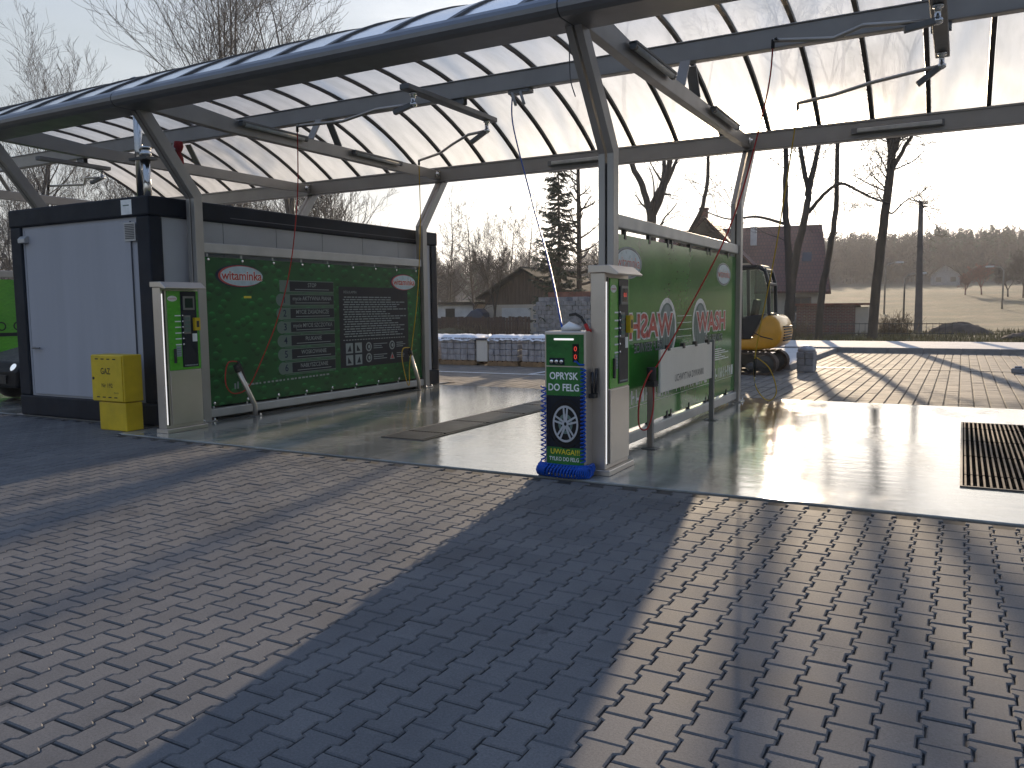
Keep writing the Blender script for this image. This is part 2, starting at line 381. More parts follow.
def np_mesh(name, V, F, mats, parent=None, mi=None, smooth=False, tone=None):
    """V (n,3), F (k,4) quads as arrays"""
    me = bpy.data.meshes.new(name); n = len(V); k, q = F.shape
    me.vertices.add(n); me.vertices.foreach_set('co', V.astype(np.float32).ravel())
    me.loops.add(k * q); me.loops.foreach_set('vertex_index', F.astype(np.int32).ravel())
    me.polygons.add(k); me.polygons.foreach_set('loop_start', np.arange(0, k * q, q, dtype=np.int32))
    try: me.polygons.foreach_set('loop_total', np.full(k, q, dtype=np.int32))
    except Exception: pass
    for n_ in mats: me.materials.append(M[n_])
    if mi is not None: me.polygons.foreach_set('material_index', mi.astype(np.int32))
    me.polygons.foreach_set('use_smooth', np.full(k, smooth))
    me.update(calc_edges=True); me.validate()
    if tone is not None:
        at = me.attributes.new('tone', 'FLOAT', 'FACE'); at.data.foreach_set('value', tone.astype(np.float32))
    o = bpy.data.objects.new(name, me); COL.objects.link(o)
    if parent is not None: o.parent = parent
    return o
# ------------------------------------------------------------------ camera, light, world
CR = Matrix(((0.875453, -0.035563, 0.481993), (0.483182, 0.086780, -0.871209), (-0.010844, 0.995593, 0.093155)))
cam = bpy.data.cameras.new('camera'); co = bpy.data.objects.new('camera', cam); COL.objects.link(co)
cam.sensor_width = 36; cam.lens = 36 * 813.18 / 1024; cam.clip_end = 4000; cam.clip_start = .05
mw = Matrix(CR).to_4x4(); mw.translation = (0, 0, 1.5); co.matrix_world = mw
sc.camera = co
SUN_AZ, SUN_EL = -10.4, 13.2          # degrees, azimuth from +y towards +x
sd = Vector((math.sin(R(SUN_AZ)) * math.cos(R(SUN_EL)), math.cos(R(SUN_AZ)) * math.cos(R(SUN_EL)), math.sin(R(SUN_EL))))
sl = bpy.data.lights.new('sun', 'SUN'); sl.energy = 4.4; sl.angle = R(.5); sl.color = (1, .79, .55)
so = bpy.data.objects.new('sun', sl); COL.objects.link(so); so.rotation_euler = sd.to_track_quat('Z', 'Y').to_euler()
w = bpy.data.worlds.new('World'); sc.world = w; w.use_nodes = True
nt = w.node_tree; bg = nt.nodes['Background']
sky = nt.nodes.new('ShaderNodeTexSky'); sky.sky_type = 'NISHITA'; sky.sun_disc = False
sky.sun_elevation = R(SUN_EL); sky.sun_rotation = R(SUN_AZ); sky.dust_density = 2.4; sky.air_density = 1.0; sky.ozone_density = 1.2
# thin high cloud
tc = nt.nodes.new('ShaderNodeTexCoord'); mp = nt.nodes.new('ShaderNodeMapping'); mp.inputs['Scale'].default_value = (1.2, 1.2, 4.5)
nt.links.new(tc.outputs['Generated'], mp.inputs['Vector'])
cn = noise(nt, mp.outputs[0], 1.6, 6, .6)
cm = node(nt, 'ShaderNodeMapRange'); cm.inputs['From Min'].default_value = .40; cm.inputs['From Max'].default_value = .72; cm.inputs['To Min'].default_value = .62; cm.inputs['To Max'].default_value = .92
nt.links.new(cn, cm.inputs['Value'])
# veil of thin cloud: pale low down, bluer towards the zenith
sx = nt.nodes.new('ShaderNodeSeparateXYZ'); nt.links.new(tc.outputs['Generated'], sx.inputs[0])
veil = ramp(nt, sx.outputs['Z'], [(.0, (2.3, 2.35, 2.35)), (.28, (1.85, 2.2, 2.5)), (.55, (1.5, 2.25, 3.8)), (1.0, (1.1, 2.0, 4.2))])
mxs = nt.nodes.new('ShaderNodeMix'); mxs.data_type = 'RGBA'
nt.links.new(cm.outputs[0], mxs.inputs[0]); hs = node(nt, 'ShaderNodeHueSaturation', Saturation=.40, Value=1.0); nt.links.new(sky.outputs[0], hs.inputs['Color']); nt.links.new(hs.outputs[0], mxs.inputs[6]); nt.links.new(veil, mxs.inputs[7])
nt.links.new(mxs.outputs[2], bg.inputs['Color']); bg.inputs['Strength'].default_value = .15
sc.view_settings.view_transform = 'Standard'; sc.view_settings.look = 'None'; sc.view_settings.gamma = 1; sc.view_settings.exposure = .55
sc.cycles.use_denoising = True; sc.cycles.max_bounces = 10; sc.cycles.transparent_max_bounces = 24
sc.cycles.sample_clamp_indirect = 6; sc.cycles.caustics_refractive = False; sc.cycles.caustics_reflective = False
sc.cycles.volume_bounces = 0

# ------------------------------------------------------------------ ground sheets
def structure(o): return setp(o, kind='structure')
def sstep(a, b, t): 
    t = np.clip((t - a) / (b - a), 0, 1); return t * t * (3 - 2 * t)
def hgt(x, y):
    r = np.hypot(x, np.maximum(y, 0) * 1.0)
    r = np.where(y < 0, 0, r)
    h = 3.2 * sstep(55, 170, r) + 9.5 * sstep(162, 248, r) + 10 * sstep(290, 600, r)
    return h + sstep(60, 200, r) * (1.0 * np.sin(x * .013 + 1) + 1.2 * np.sin(x * .021 + y * .012)) - .07 + .05 * sstep(36, 44, r) * (np.sin(x * 1.3) * np.sin(y * .9) + .5 * np.sin(x * 3.1 + y * 2.2))
xs = np.concatenate([np.linspace(-900, -120, 27)[:-1], np.linspace(-120, 60, 150), np.linspace(60, 600, 25)[1:]])
ys = np.concatenate([np.linspace(-200, 20, 12)[:-1], np.linspace(20, 120, 90), np.linspace(120, 1100, 70)[1:]])
X, Y = np.meshgrid(xs, ys); Z = hgt(X, Y); nx, ny = len(xs), len(ys)
I = np.arange(nx * ny).reshape(ny, nx)
F = np.stack([I[:-1, :-1], I[:-1, 1:], I[1:, 1:], I[1:, :-1]], -1).reshape(-1, 4)
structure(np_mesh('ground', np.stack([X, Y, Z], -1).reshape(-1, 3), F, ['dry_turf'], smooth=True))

# double-T pavers: one sheet of interlocking stones
def tile(name, outline, offs, mat_, jit, bev, depth, seed, top=0):
    rg = np.random.default_rng(seed); n = len(outline); P = np.array(outline); c = P.mean(0)
    # inset for the bevel along the vertex normals
    e1 = P - np.roll(P, 1, 0); e2 = np.roll(P, -1, 0) - P
    n1 = np.stack([e1[:, 1], -e1[:, 0]], 1); n1 /= np.linalg.norm(n1, axis=1)[:, None]
    n2 = np.stack([e2[:, 1], -e2[:, 0]], 1); n2 /= np.linalg.norm(n2, axis=1)[:, None]
    nn = n1 + n2; nn /= np.linalg.norm(nn, axis=1)[:, None]; nn /= np.maximum((nn * n1).sum(1), .6)[:, None]
    T = P - nn * bev
    base = np.concatenate([np.c_[P, np.full(n, -depth)], np.c_[P, np.full(n, -bev)], np.c_[T, np.zeros(n)]])
    k = len(offs); offs = np.array(offs)
    V = np.repeat(base[None], k, 0)
    tilt = rg.normal(0, .0022 * jit, (k, 2)); dz = rg.normal(0, .0012 * jit, k) - np.where(rg.random(k) < .02, .004, 0)
    V[:, :, 2] += dz[:, None] + V[:, :, 0] * tilt[:, :1] + V[:, :, 1] * tilt[:, 1:]
    V[:, :, :2] += offs[:, None, :] + rg.normal(0, .0008 * jit, (k, 1, 2)); V[:, :, 2] += top
    me = bpy.data.meshes.new(name); nv = 3 * n
    side = [(a * n + i, a * n + (i + 1) % n, (a + 1) * n + (i + 1) % n, (a + 1) * n + i) for a in (0, 1) for i in range(n)]
    lp = np.array([x for q in side for x in q] + list(range(2 * n, 3 * n)))
    loops = (lp[None] + (np.arange(k) * nv)[:, None]).ravel()
    tot = np.array([4] * len(side) + [n]); st = np.concatenate([[0], np.cumsum(tot)[:-1]]); L = len(lp)
    me.vertices.add(k * nv); me.vertices.foreach_set('co', V.astype(np.float32).ravel())
    me.loops.add(k * L); me.loops.foreach_set('vertex_index', loops.astype(np.int32))
    me.polygons.add(k * len(tot)); me.polygons.foreach_set('loop_start', (st[None] + (np.arange(k) * L)[:, None]).ravel().astype(np.int32))
    me.materials.append(M[mat_]); me.polygons.foreach_set('use_smooth', np.zeros(k * len(tot), dtype=bool)); me.update(calc_edges=True); me.validate()
    at = me.attributes.new('tone', 'FLOAT', 'FACE'); at.data.foreach_set('value', np.repeat(rg.random(k), len(tot)).astype(np.float32))
    o = bpy.data.objects.new(name, me); COL.objects.link(o); return o
g = .0036
a_, b_ = .0855 - g, .0625 - g
ol = [(-a_, g), (a_, g), (a_, .046), (b_, .058), (b_, .142), (a_, .154), (a_, .2 - g), (-a_, .2 - g), (-a_, .154), (-b_, .142), (-b_, .058), (-a_, .046)]
off = []
for i in range(-118, 26):
    for j in range(-8, 36):
        x, y = i * .148, j * .2 + (.1 if i % 2 else 0)
        if y < -1.0 or y + .2 > (6.395 if x > -9.1 else 6.98): continue
        # outside the view cone to the left of the near field nothing is laid
        if x < -1.2 - 2.2 * max(y, 0) - 1.5: continue
        off.append((x, y))
structure(tile('paving', ol, off, 'paver', 1.0, .0058, .02, 3))
mb = MB(); mb.use('joint_sand').box((-18, -1.5, -.055), (4, 6.38, -.0135)); mb.box((-18, 6.38, -.055), (-9.2, 7.0, -.0135)); structure(mb.build('paving_bed'))
# half stones closing the serrated edge beside the slab
mb = MB(); mb.use('kerb_concrete')
# wash floor
mb = MB(); mb.use('wet_concrete').box((-9.15, 6.4, -.2), (9, 13.4, 0)); structure(mb.build('wash_floor', bevel=.006))
mb = MB(); mb.use('wet_concrete').box((-30, 7.0, -.2), (-12.4, 13.4, -.004)); structure(mb.build('wash_floor_far', bevel=.006))
mb = MB(); mb.use('kerb_concrete').box((-12.38, 7.0, -.2), (-9.17, 13.9, .004)); structure(mb.build('cabin_plinth', bevel=.006))
# rear parking, plain slabs with open joints
rect = [(.011, .003), (.189, .003), (.189, .163), (.011, .163)]
off = []
for i in range(-120, 60):
    for j in range(0, 85):
        x, y = i * .2, 13.42 + j * .166
        if x < -3.6 and y > 25.5 and False: continue
        if x < -1.4 * y + 2 or x > .12 * y + 3.5: continue
        if -12.4 < x < -9.1 and y < 13.9: continue
        off.append((x, y))
structure(tile('parking', rect, off, 'paver_warm', 1.0, .004, .02, 5, -.006))
mb = MB(); mb.use('joint_sand').box((-40, 13.41, -.06), (14, 27.55, -.021)); structure(mb.build('parking_bed'))
mb = MB(); mb.use('walk_concrete').box((-60, 27.75, -.1), (30, 33.0, .13)); mb.box((-11, 19.6, -.1), (-3.62, 27.6, .10)); structure(mb.build('walkway'))
mb = MB(); mb.use('kerb_concrete')
for i in range(-44, 26): mb.box((i * 1.0 + .004, 27.6, -.1), (i * 1.0 + .996, 27.745, .15))
for i in range(8): mb.box((-3.6, 19.6 + i + .004, -.1), (-3.46, 19.6 + i + .996, .12))
structure(mb.build('kerb', bevel=.012))
# white bay marking and slot drain across the parking
mb = MB(); mb.use('print_white').box((-13.5, 16.2, -.0045), (-6.2, 16.3, .001)); mb.box((-8.6, 16.3, -.0045), (-8.5, 27.5, .0012)) ; structure(mb.build('bay_marking'))
mb = MB(); mb.use('dark_steel').box((-3.4, 20.6, -.05), (9, 20.68, .003)); setp(mb.build('slot_drain'), 'long narrow dark drain channel crossing the parking in front of the kerb', 'drain')
mb = MB(); mb.use('joint_sand').box((-9.15, 6.383, -.05), (9, 6.399, -.02)); structure(mb.build('edge_joint'))
# ------------------------------------------------------------------ canopy
FR = [-18.3, -12.32, -9.0, -3.09, 2.9]
XA, XB = -19.2, 6.0
can = thing('wash_canopy', 'long open steel canopy with arched translucent roof over the wash bays', 'canopy', (-6, 10.19, 0))
def yz_post(mb, x, prof):
    for s in (-1, 1):
        mb.prism(prof, 'x', x + s * .012, x + s * .08)
fp = [(7.52, 0), (7.655, 0), (7.655, 3.05), (6.93, 3.985), (6.745, 3.985), (7.52, 2.985)]
rp = [(20.38 - y, z) for y, z in fp]
for x in FR:
    for pr_, yb in ((fp, 7.588), (rp, 12.792)):
        mb = MB(); mb.use('aluminium'); yz_post(mb, x, pr_)
        mb.use('dark_steel').prism([(p[0] + (.02 if p[0] < pr_[0][0] + .01 else -.02) * 0, p[1]) for p in [(yb - .03, .05), (yb + .03, .05), (yb + .03, 2.9), (yb - .03, 2.9)]], 'x', x - .0115, x + .0115)
        mb.use('aluminium').box((x - .13, yb - .12, .001), (x + .13, yb + .12, .015))
        mb.use('chrome')
        for sx in (-.105, .105):
            for sy in (-.09, .09): mb.lathe((x + sx, yb + sy, .015), (0, 0, 1), [(.016, 0), (.016, .02), (.008, .022), (.008, .04)], 6)
        mb.build('post', can, bevel=.005)
    # tie with deeper haunch at its front end
    mb = MB(); mb.use('aluminium').prism([(6.94, 4.0), (8.2, 3.965), (12.6, 3.965), (13.39, 3.99), (13.39, 4.15), (12.6, 4.15), (8.35, 4.15), (6.98, 4.26)], 'x', x - .055, x + .055)
    mb.use('chrome').lathe((x + .056, 13.25, 4.07), (1, 0, 0), [(.05, 0), (.05, .03), (.028, .035), (.028, .07)], 10)
    mb.build('tie_beam', can, bevel=.006)
    for q0, q1 in ((9.86, 10.07), (10.52, 10.31)):
        mb = MB(); mb.use('aluminium'); mb.beam((x, q0, 4.152), (x, q1, 4.49), .13, .02, (0, 1, 0)); mb.build('strut', can)
# rounded gutter in lengths that meet at the frames
def gut():
    n = [(6.93, 3.97), (6.5, 3.96), (6.462, 3.985), (6.44, 4.02), (6.437, 4.06), (6.455, 4.10), (6.50, 4.14), (6.56, 4.165), (6.62, 4.175), (6.80, 4.20), (6.95, 4.10)]
    return n
cuts = [XA] + FR + [XB]
for a, b in zip(cuts, cuts[1:]):
    mb = MB(); mb.use('gutter_grey').prism(gut(), 'x', a + .006, b - .006); o = mb.build('gutter', can, bevel=.006, seg=2)
for x in FR:
    mb = MB(); mb.use('black_rubber').prism([((y - 6.7) * .985 + 6.7, (z - 4.08) * .97 + 4.08) for y, z in gut()], 'x', x - .0065, x + .0065); mb.build('gutter_seal', can)
mb = MB(); mb.use('aluminium').box((XA, 13.4, 3.95), (XB, 13.56, 4.225))
mb.box((XA, 13.385, 4.19), (XB, 13.3998, 4.225)); mb.box((XA, 13.385, 3.95), (XB, 13.3998, 3.975))
mb.build('rear_beam', can, bevel=.006)
mb = MB(); mb.use('aluminium').box((XA, 10.13, 4.495), (XB, 10.25, 4.745)); mb.box((XA, 10.11, 4.495), (XB, 10.1298, 4.512)); mb.box((XA, 10.11, 4.728), (XB, 10.1298, 4.745)); mb.build('purlin', can, bevel=.006)
AY, AZ, AR = 10.1, 5.2, 6.39
def arch(y, dr=0): return AZ - AR + math.sqrt((AR + dr) ** 2 - (y - AY) ** 2)
yy = np.linspace(6.6, 13.55, 25)
ribx = [-2.775 + .7475 * k for k in range(-20, 12)]
for x in ribx:
    mb = MB(); mb.use('dark_steel', True)
    lo = [(y, arch(y, -.03)) for y in yy]; hi = [(y, arch(y, .022)) for y in yy]
    vs = []; 
    for (y, z), (y2, z2) in zip(lo, hi): vs += [(x - .028, y, z), (x + .028, y, z), (x + .034, y2, z2), (x - .034, y2, z2)]
    fs = [(4 * i + j, 4 * i + (j + 1) % 4, 4 * i + 4 + (j + 1) % 4, 4 * i + 4 + j) for i in range(24) for j in range(4)]
    mb.smooth = False; mb.add(vs, fs + [(3, 2, 1, 0), (96, 97, 98, 99)]); mb.build('rib', can)
for a, b in zip(ribx, ribx[1:]):
    mb = MB(); mb.use('polycarbonate', True)
    vs = [(x, y, arch(y, .002)) for y in yy for x in (a + .036, b - .036)]
    mb.add(vs, [(2 * i + 2, 2 * i + 3, 2 * i + 1, 2 * i) for i in range(24)]); mb.build('roof_sheet', can)

# lamps clipped to the ties and the rear beam
def lamp(label, p, axis, L):
    t = thing('tube_lamp', label, 'lamp', p, 'tube lamps under the canopy')
    a = Vector(axis); p = Vector(p)
    mb = MB(); mb.use('galvanised').beam(p - a * L / 2 + Vector((0, 0, .028)), p + a * L / 2 + Vector((0, 0, .028)), .09, .03); mb.build('housing', t, bevel=.004)
    mb = MB(); mb.use('lamp_tube', True).tube([p - a * (L / 2 - .06), p + a * (L / 2 - .06)], .036, 12); mb.build('diffuser', t)
    for s in (-1, 1):
        mb = MB(); mb.use('galvanised').tube([p + a * s * (L / 2 - .058), p + a * s * (L / 2 + .0)], .039, 12); mb.build('end_cap', t)
Ydir, Xdir = (0, 1, 0), (1, 0, 0)
for x, nm in ((-9.0, 'left-hand'), (-3.09, 'right-hand')):
    lamp(f'grey tube lamp along the {nm} roof tie, nearer the gutter', (x + .115, 9.0 if x < -5 else 8.6, 4.1), Ydir, 1.3)
    lamp(f'grey tube lamp along the {nm} roof tie, nearer the rear beam', (x + .115, 11.4 if x < -5 else 11.6, 4.08), Ydir, 1.3)
def flat_lamp(label, x0, x1):
    t = thing('strip_lamp', label, 'lamp', ((x0 + x1) / 2, 13.38, 4.04), 'strip lamps on the rear beam')
    mb = MB(); mb.use('galvanised').box((x0, 13.33, 4.02), (x1, 13.384, 4.11)); mb.build('housing', t, bevel=.006)
    mb = MB(); mb.use('lamp_tube').box((x0 + .08, 13.305, 4.035), (x1 - .03, 13.329, 4.095)); mb.build('diffuser', t, bevel=.008)
flat_lamp('flat strip lamp on the rear beam above the excavator side, nearer the sun', -1.55, -.32)
flat_lamp('flat strip lamp on the rear beam just left of the middle post', -6.6, -5.45)

# ------------------------------------------------------------------ wash partitions
PU, PV = (0, 1, 0), (0, 0, 1)
def partition(x, label):
    y0, y1 = 7.66, 12.715
    t = thing('partition_wall', label, 'partition wall', (x, 10.19, 0), 'partitions between the wash bays')
    for z0, z1, dy in ((2.285, 2.425, 0), (.045, .165, 0)):
        mb = MB(); mb.use('rail_silver').box((x - .05, y0, z0), (x + .05, y1, z1)); mb.build('rail', t, bevel=.014, seg=2)
    return t, y0, y1
def oval_logo(mb, o, rx, rz, n=1):
    e = .0012
    def at(k): return (o[0] + e * k, o[1], o[2])
    mb.use('print_navy').ellipse((o[0] + e, o[1] - rx * .10, o[2]), PU, PV, rx * 1.06, rz * 1.08)
    mb.use('print_red').ellipse((o[0] + e * 2, o[1] - rx * .05, o[2]), PU, PV, rx * .99, rz)
    mb.use('logo_blue').ellipse(at(3), PU, PV, rx * .95, rz * .92)
    mb.use('print_white').text('witaminka', at(4), PU, PV, rx * .44, bold=.055)
    mb.use('print_red').text('witaminka', at(5), PU, PV, rx * .44, bold=.018)

# left partition with the printed programme list
px = -9.0
pa, y0, y1 = partition(px, 'partition wall with dark green drop-printed banner listing wash programmes, in front of the grey cabin')
X = px + .022
mb = MB(); mb.use('banner_green').box((px - .004, y0 + .04, .2), (X, y1 - .03, 2.235)); mb.build('banner', pa)
mb = MB(); mb.use('chrome', True)
for z in (2.2, .235):
    for k in range(9): mb.lathe((X + .0005, y0 + .1 + k * (y1 - y0 - .25) / 8, z), (1, 0, 0), [(.022, 0), (.022, .006), (.01, .008)], 10)
mb.use('print_white')
for z0, z1 in ((2.2, 2.284), (.166, .235)):
    for k in range(9): mb.tube([(px, y0 + .1 + k * (y1 - y0 - .25) / 8, z0), (px, y0 + .1 + k * (y1 - y0 - .25) / 8, z1)], .012, 6)
mb.build('banner_clip', pa)
mb = MB(); oval_logo(mb, (X + .001, 8.34, 1.99), .41, .15); mb.build('logo', pa)
mb = MB(); oval_logo(mb, (X + .001, 12.18, 1.985), .36, .14); mb.build('logo', pa)
mb = MB(); e = X + .001
rows = [('', 'STOP'), ('1', 'mycie AKTYWNA PIANA'), ('2', 'MYCIE ZASADNICZE'), ('3', 'mycie MYCIE SZCZOTKA'), ('4', 'PLUKANIE'), ('5', 'WOSKOWANIE'), ('6', 'NABLYSZCZANIE')]
rows[3] = ('3', 'mycie MYCIE SZCZOTKĄ'); rows[4] = ('4', 'PŁUKANIE'); rows[6] = ('6', 'NABŁYSZCZANIE')
for k, (n_, s_) in enumerate(rows):
    zc = 1.865 - k * .207
    mb.use('print_grey').quad((e, 0, 0), PU, PV, 9.06, zc - .088, 10.26, zc + .088)
    if k: mb.use('print_grey').ellipse((e - .0004, 9.08, zc), PU, PV, .1, .094)
    mb.use('print_dark').quad((e + .001, 0, 0), PU, PV, 9.27, zc - .075, 10.255, zc + .075)
    mb.use('print_pale').text(s_, (e + .002, 9.76, zc + .02), PU, PV, .088, bold=.008, sx=.92)
    mb.quad((e + .002, 0, 0), PU, PV, 9.38, zc - .05, 10.15, zc - .04)
    mb.use('print_navy')
    if n_: mb.text(n_, (e + .002, 9.15, zc), PU, PV, .15, bold=.01)
    mb.use('print_grey').quad((e, 0, 0), PU, PV, 9.12, zc - .107, 10.26, zc - .099)
mb.build('programme_list', pa)
mb = MB(); mb.use('print_dark').quad((e, 0, 0), PU, PV, 10.38, .53, 12.28, 1.88)
mb.use('print_pale').text('REGULAMIN', (e + .001, 10.5, 1.79), PU, PV, .06, 'LEFT')
rr = random.Random(4)
for k in range(17):
    z = 1.70 - k * .041; q = rr.uniform(1.0, 1.62); q = 10.62 + q
    yy_ = 10.48 + (.0 if k % 2 else .03)
    while yy_ < q:
        l = rr.uniform(.05, .16); mb.quad((e + .001, 0, 0), PU, PV, yy_, z, min(yy_ + l, 12.22), z + .017); yy_ += l + .02
for k in range(24): mb.quad((e + .001, 0, 0), PU, PV, 10.46 + k * .072, .985, 10.46 + k * .072 + .05, 1.0)
for i in range(2):
    for j in range(2):
        yb, zb = 10.52 + i * .235, .77 - j * .2
        mb.use('print_pale').quad((e + .001, 0, 0), PU, PV, yb, zb, yb + .18, zb + .17)
        mb.use('print_dark').add([(e + .002, yb + .04, zb + .03), (e + .002, yb + .14, zb + .03), (e + .002, yb + (.05 if (i + j) % 2 else .11), zb + .14)], [(0, 1, 2)])
for i, yb in enumerate((11.12, 11.78)):
    for j in range(2):
        zb = .86 - j * .19
        if i and j:
            mb.use('print_pale').add([(e + .001, yb - .07, zb - .06), (e + .001, yb + .07, zb - .06), (e + .001, yb, zb + .07)], [(0, 1, 2)])
            mb.use('print_red').add([(e + .002, yb - .04, zb - .045), (e + .002, yb + .04, zb - .045), (e + .002, yb, zb + .035)], [(0, 1, 2)])
        else:
            mb.use('print_pale').ellipse((e + .001, yb, zb), PU, PV, .08, .08, 20, .055, .055); mb.ellipse((e + .0012, yb + .01, zb), PU, PV, .03, .035, 10)
        mb.use('print_pale')
        for q in range(3): mb.quad((e + .001, 0, 0), PU, PV, yb + .13, zb + .035 - q * .035, yb + .13 + rr.uniform(.18, .42 if not i else .28), zb + .048 - q * .035)
mb.build('rules_print', pa)
mb = MB(); mb.use('print_pale')
for k in range(22): mb.quad((e, 0, 0), PU, PV, 8.35 + k * .08, .43 + k * .001, 8.35 + k * .08 + rr.uniform(.03, .065), .455 + k * .001)
mb.quad((e, 0, 0), PU, PV, 8.12, .40, 8.15, .48); mb.quad((e, 0, 0), PU, PV, 8.17, .40, 8.2, .5)
mb.use('print_yellow').quad((e, 0, 0), PU, PV, 8.36, 1.68, 8.5, 1.71); mb.build('footer_print', pa)

# right partition: glossy green sheet with mirrored pair of wordmarks
px = -3.09
pb, y0, y1 = partition(px, 'partition wall with glossy green sheet and red wash lettering, between the two wet bays')
X = px + .016
mb = MB(); mb.use('sheet_green').box((px - .004, y0 + .03, .2), (X, y1 - .03, 2.235)); mb.build('banner', pb)
mb = MB(); mb.use('black_plastic')
for z0, z1 in ((2.19, 2.284), (.166, .25)):
    for yk in (8.0, 8.75, 9.4, 9.55, 10.3, 11.1, 11.25, 12.2): mb.box((px - .02, yk - .025, z0), (X + .006, yk + .025, z1))
mb.build('banner_clip', pb)
e = X + .001
for yc in (8.10, 11.98):
    mb = MB(); mb.use('print_pale').ellipse((e, yc, 1.955), PU, PV, .40, .165); mb.use('print_navy').ellipse((e + .001, yc, 1.955), PU, PV, .365, .15)
    mb.use('logo_blue').ellipse((e + .002, yc, 1.955), PU, PV, .35, .14); mb.use('print_white').text('witaminka', (e + .003, yc, 1.955), PU, PV, .16, bold=.03); mb.use('print_red').text('witaminka', (e + .004, yc, 1.955), PU, PV, .16)
    mb.build('logo', pb)
for mir, yc, yd in ((True, 8.83, 9.38), (False, 11.36, 10.78)):
    mb = MB(); s_ = -1 if mir else 1
    mb.use('print_white').ellipse((e, yd, 1.24), PU, PV, .36, .36, 40); mb.use('print_grey').ellipse((e + .001, yd, 1.24), PU, PV, .30, .30, 40)
    mb.use('print_pale').ellipse((e + .002, yd, 1.45), PU, PV, .11, .07, 20)
    for q in range(5): mb.quad((e + .002, 0, 0), PU, PV, yd - .22 + q * .1, .86, yd - .2 + q * .1, 1.25)
    for off_, mm, bo in ((.003, 'print_white', .075), (.004, 'print_red', .028)):
        mb.use(mm).text('WASH', (e + off_, yc, 1.272), PU, PV, .36, mirror=mir, sx=1.42, bold=bo)
    mb.use('print_black').text('SELF SERVICE', (e + .003, yc + s_ * .1, 1.045), PU, PV, .14, mirror=mir, sx=1.15, bold=.05)
    mb.use('print_pale').text('SELF SERVICE', (e + .004, yc + s_ * .1, 1.045), PU, PV, .14, mirror=mir, sx=1.15, bold=.0)
    mb.build('wordmark', pb)
mb = MB(); mb.use('print_white')
for k in range(4): mb.quad((e, 0, 0), PU, PV, 9.78, 1.12 + k * .085, 10.38, 1.128 + k * .085)
mb.use('print_white')
mb.quad((e, 0, 0), PU, PV, 7.75, .42, 12.55, .425)
rr = random.Random(8)
for a, b in ((7.75, 9.5), (9.75, 11.05), (11.3, 12.5)):
    y = a
    while y < b:
        wd = rr.choice((.05, .09, .12)); mb.quad((e, 0, 0), PU, PV, y, .45, y + .028, .60)
        if rr.random() < .6: mb.quad((e, 0, 0), PU, PV, y + .03, rr.choice((.45, .51, .57)), y + wd, rr.choice((.48, .54, .60)))
        y += wd + .05
for k in range(6): mb.quad((e, 0, 0), PU, PV, 11.35, .72 + k * .03, 12.3 - (k % 3) * .2, .735 + k * .03)
mb.build('slogan_print', pb)
# partition of the far bay, only a corner shows left of the cabin
pc, y0, y1 = partition(-18.3, 'bright green partition wall glimpsed left of the grey cabin behind the dark car')
mb = MB(); mb.use('label_green').box((-18.304, y0 + .03, .2), (-18.28, y1 - .03, 2.235)); mb.build('banner', pc)
mb = MB(); mb.use('print_dark').quad((-18.279, 0, 0), PU, PV, 9.6, 1.0, 11.6, 1.08); 
for k in range(5): mb.ellipse((-18.279, 9.8 + k * .35, 1.22), PU, PV, .1, .1, 16, .07, .07)
mb.build('footer_print', pc)
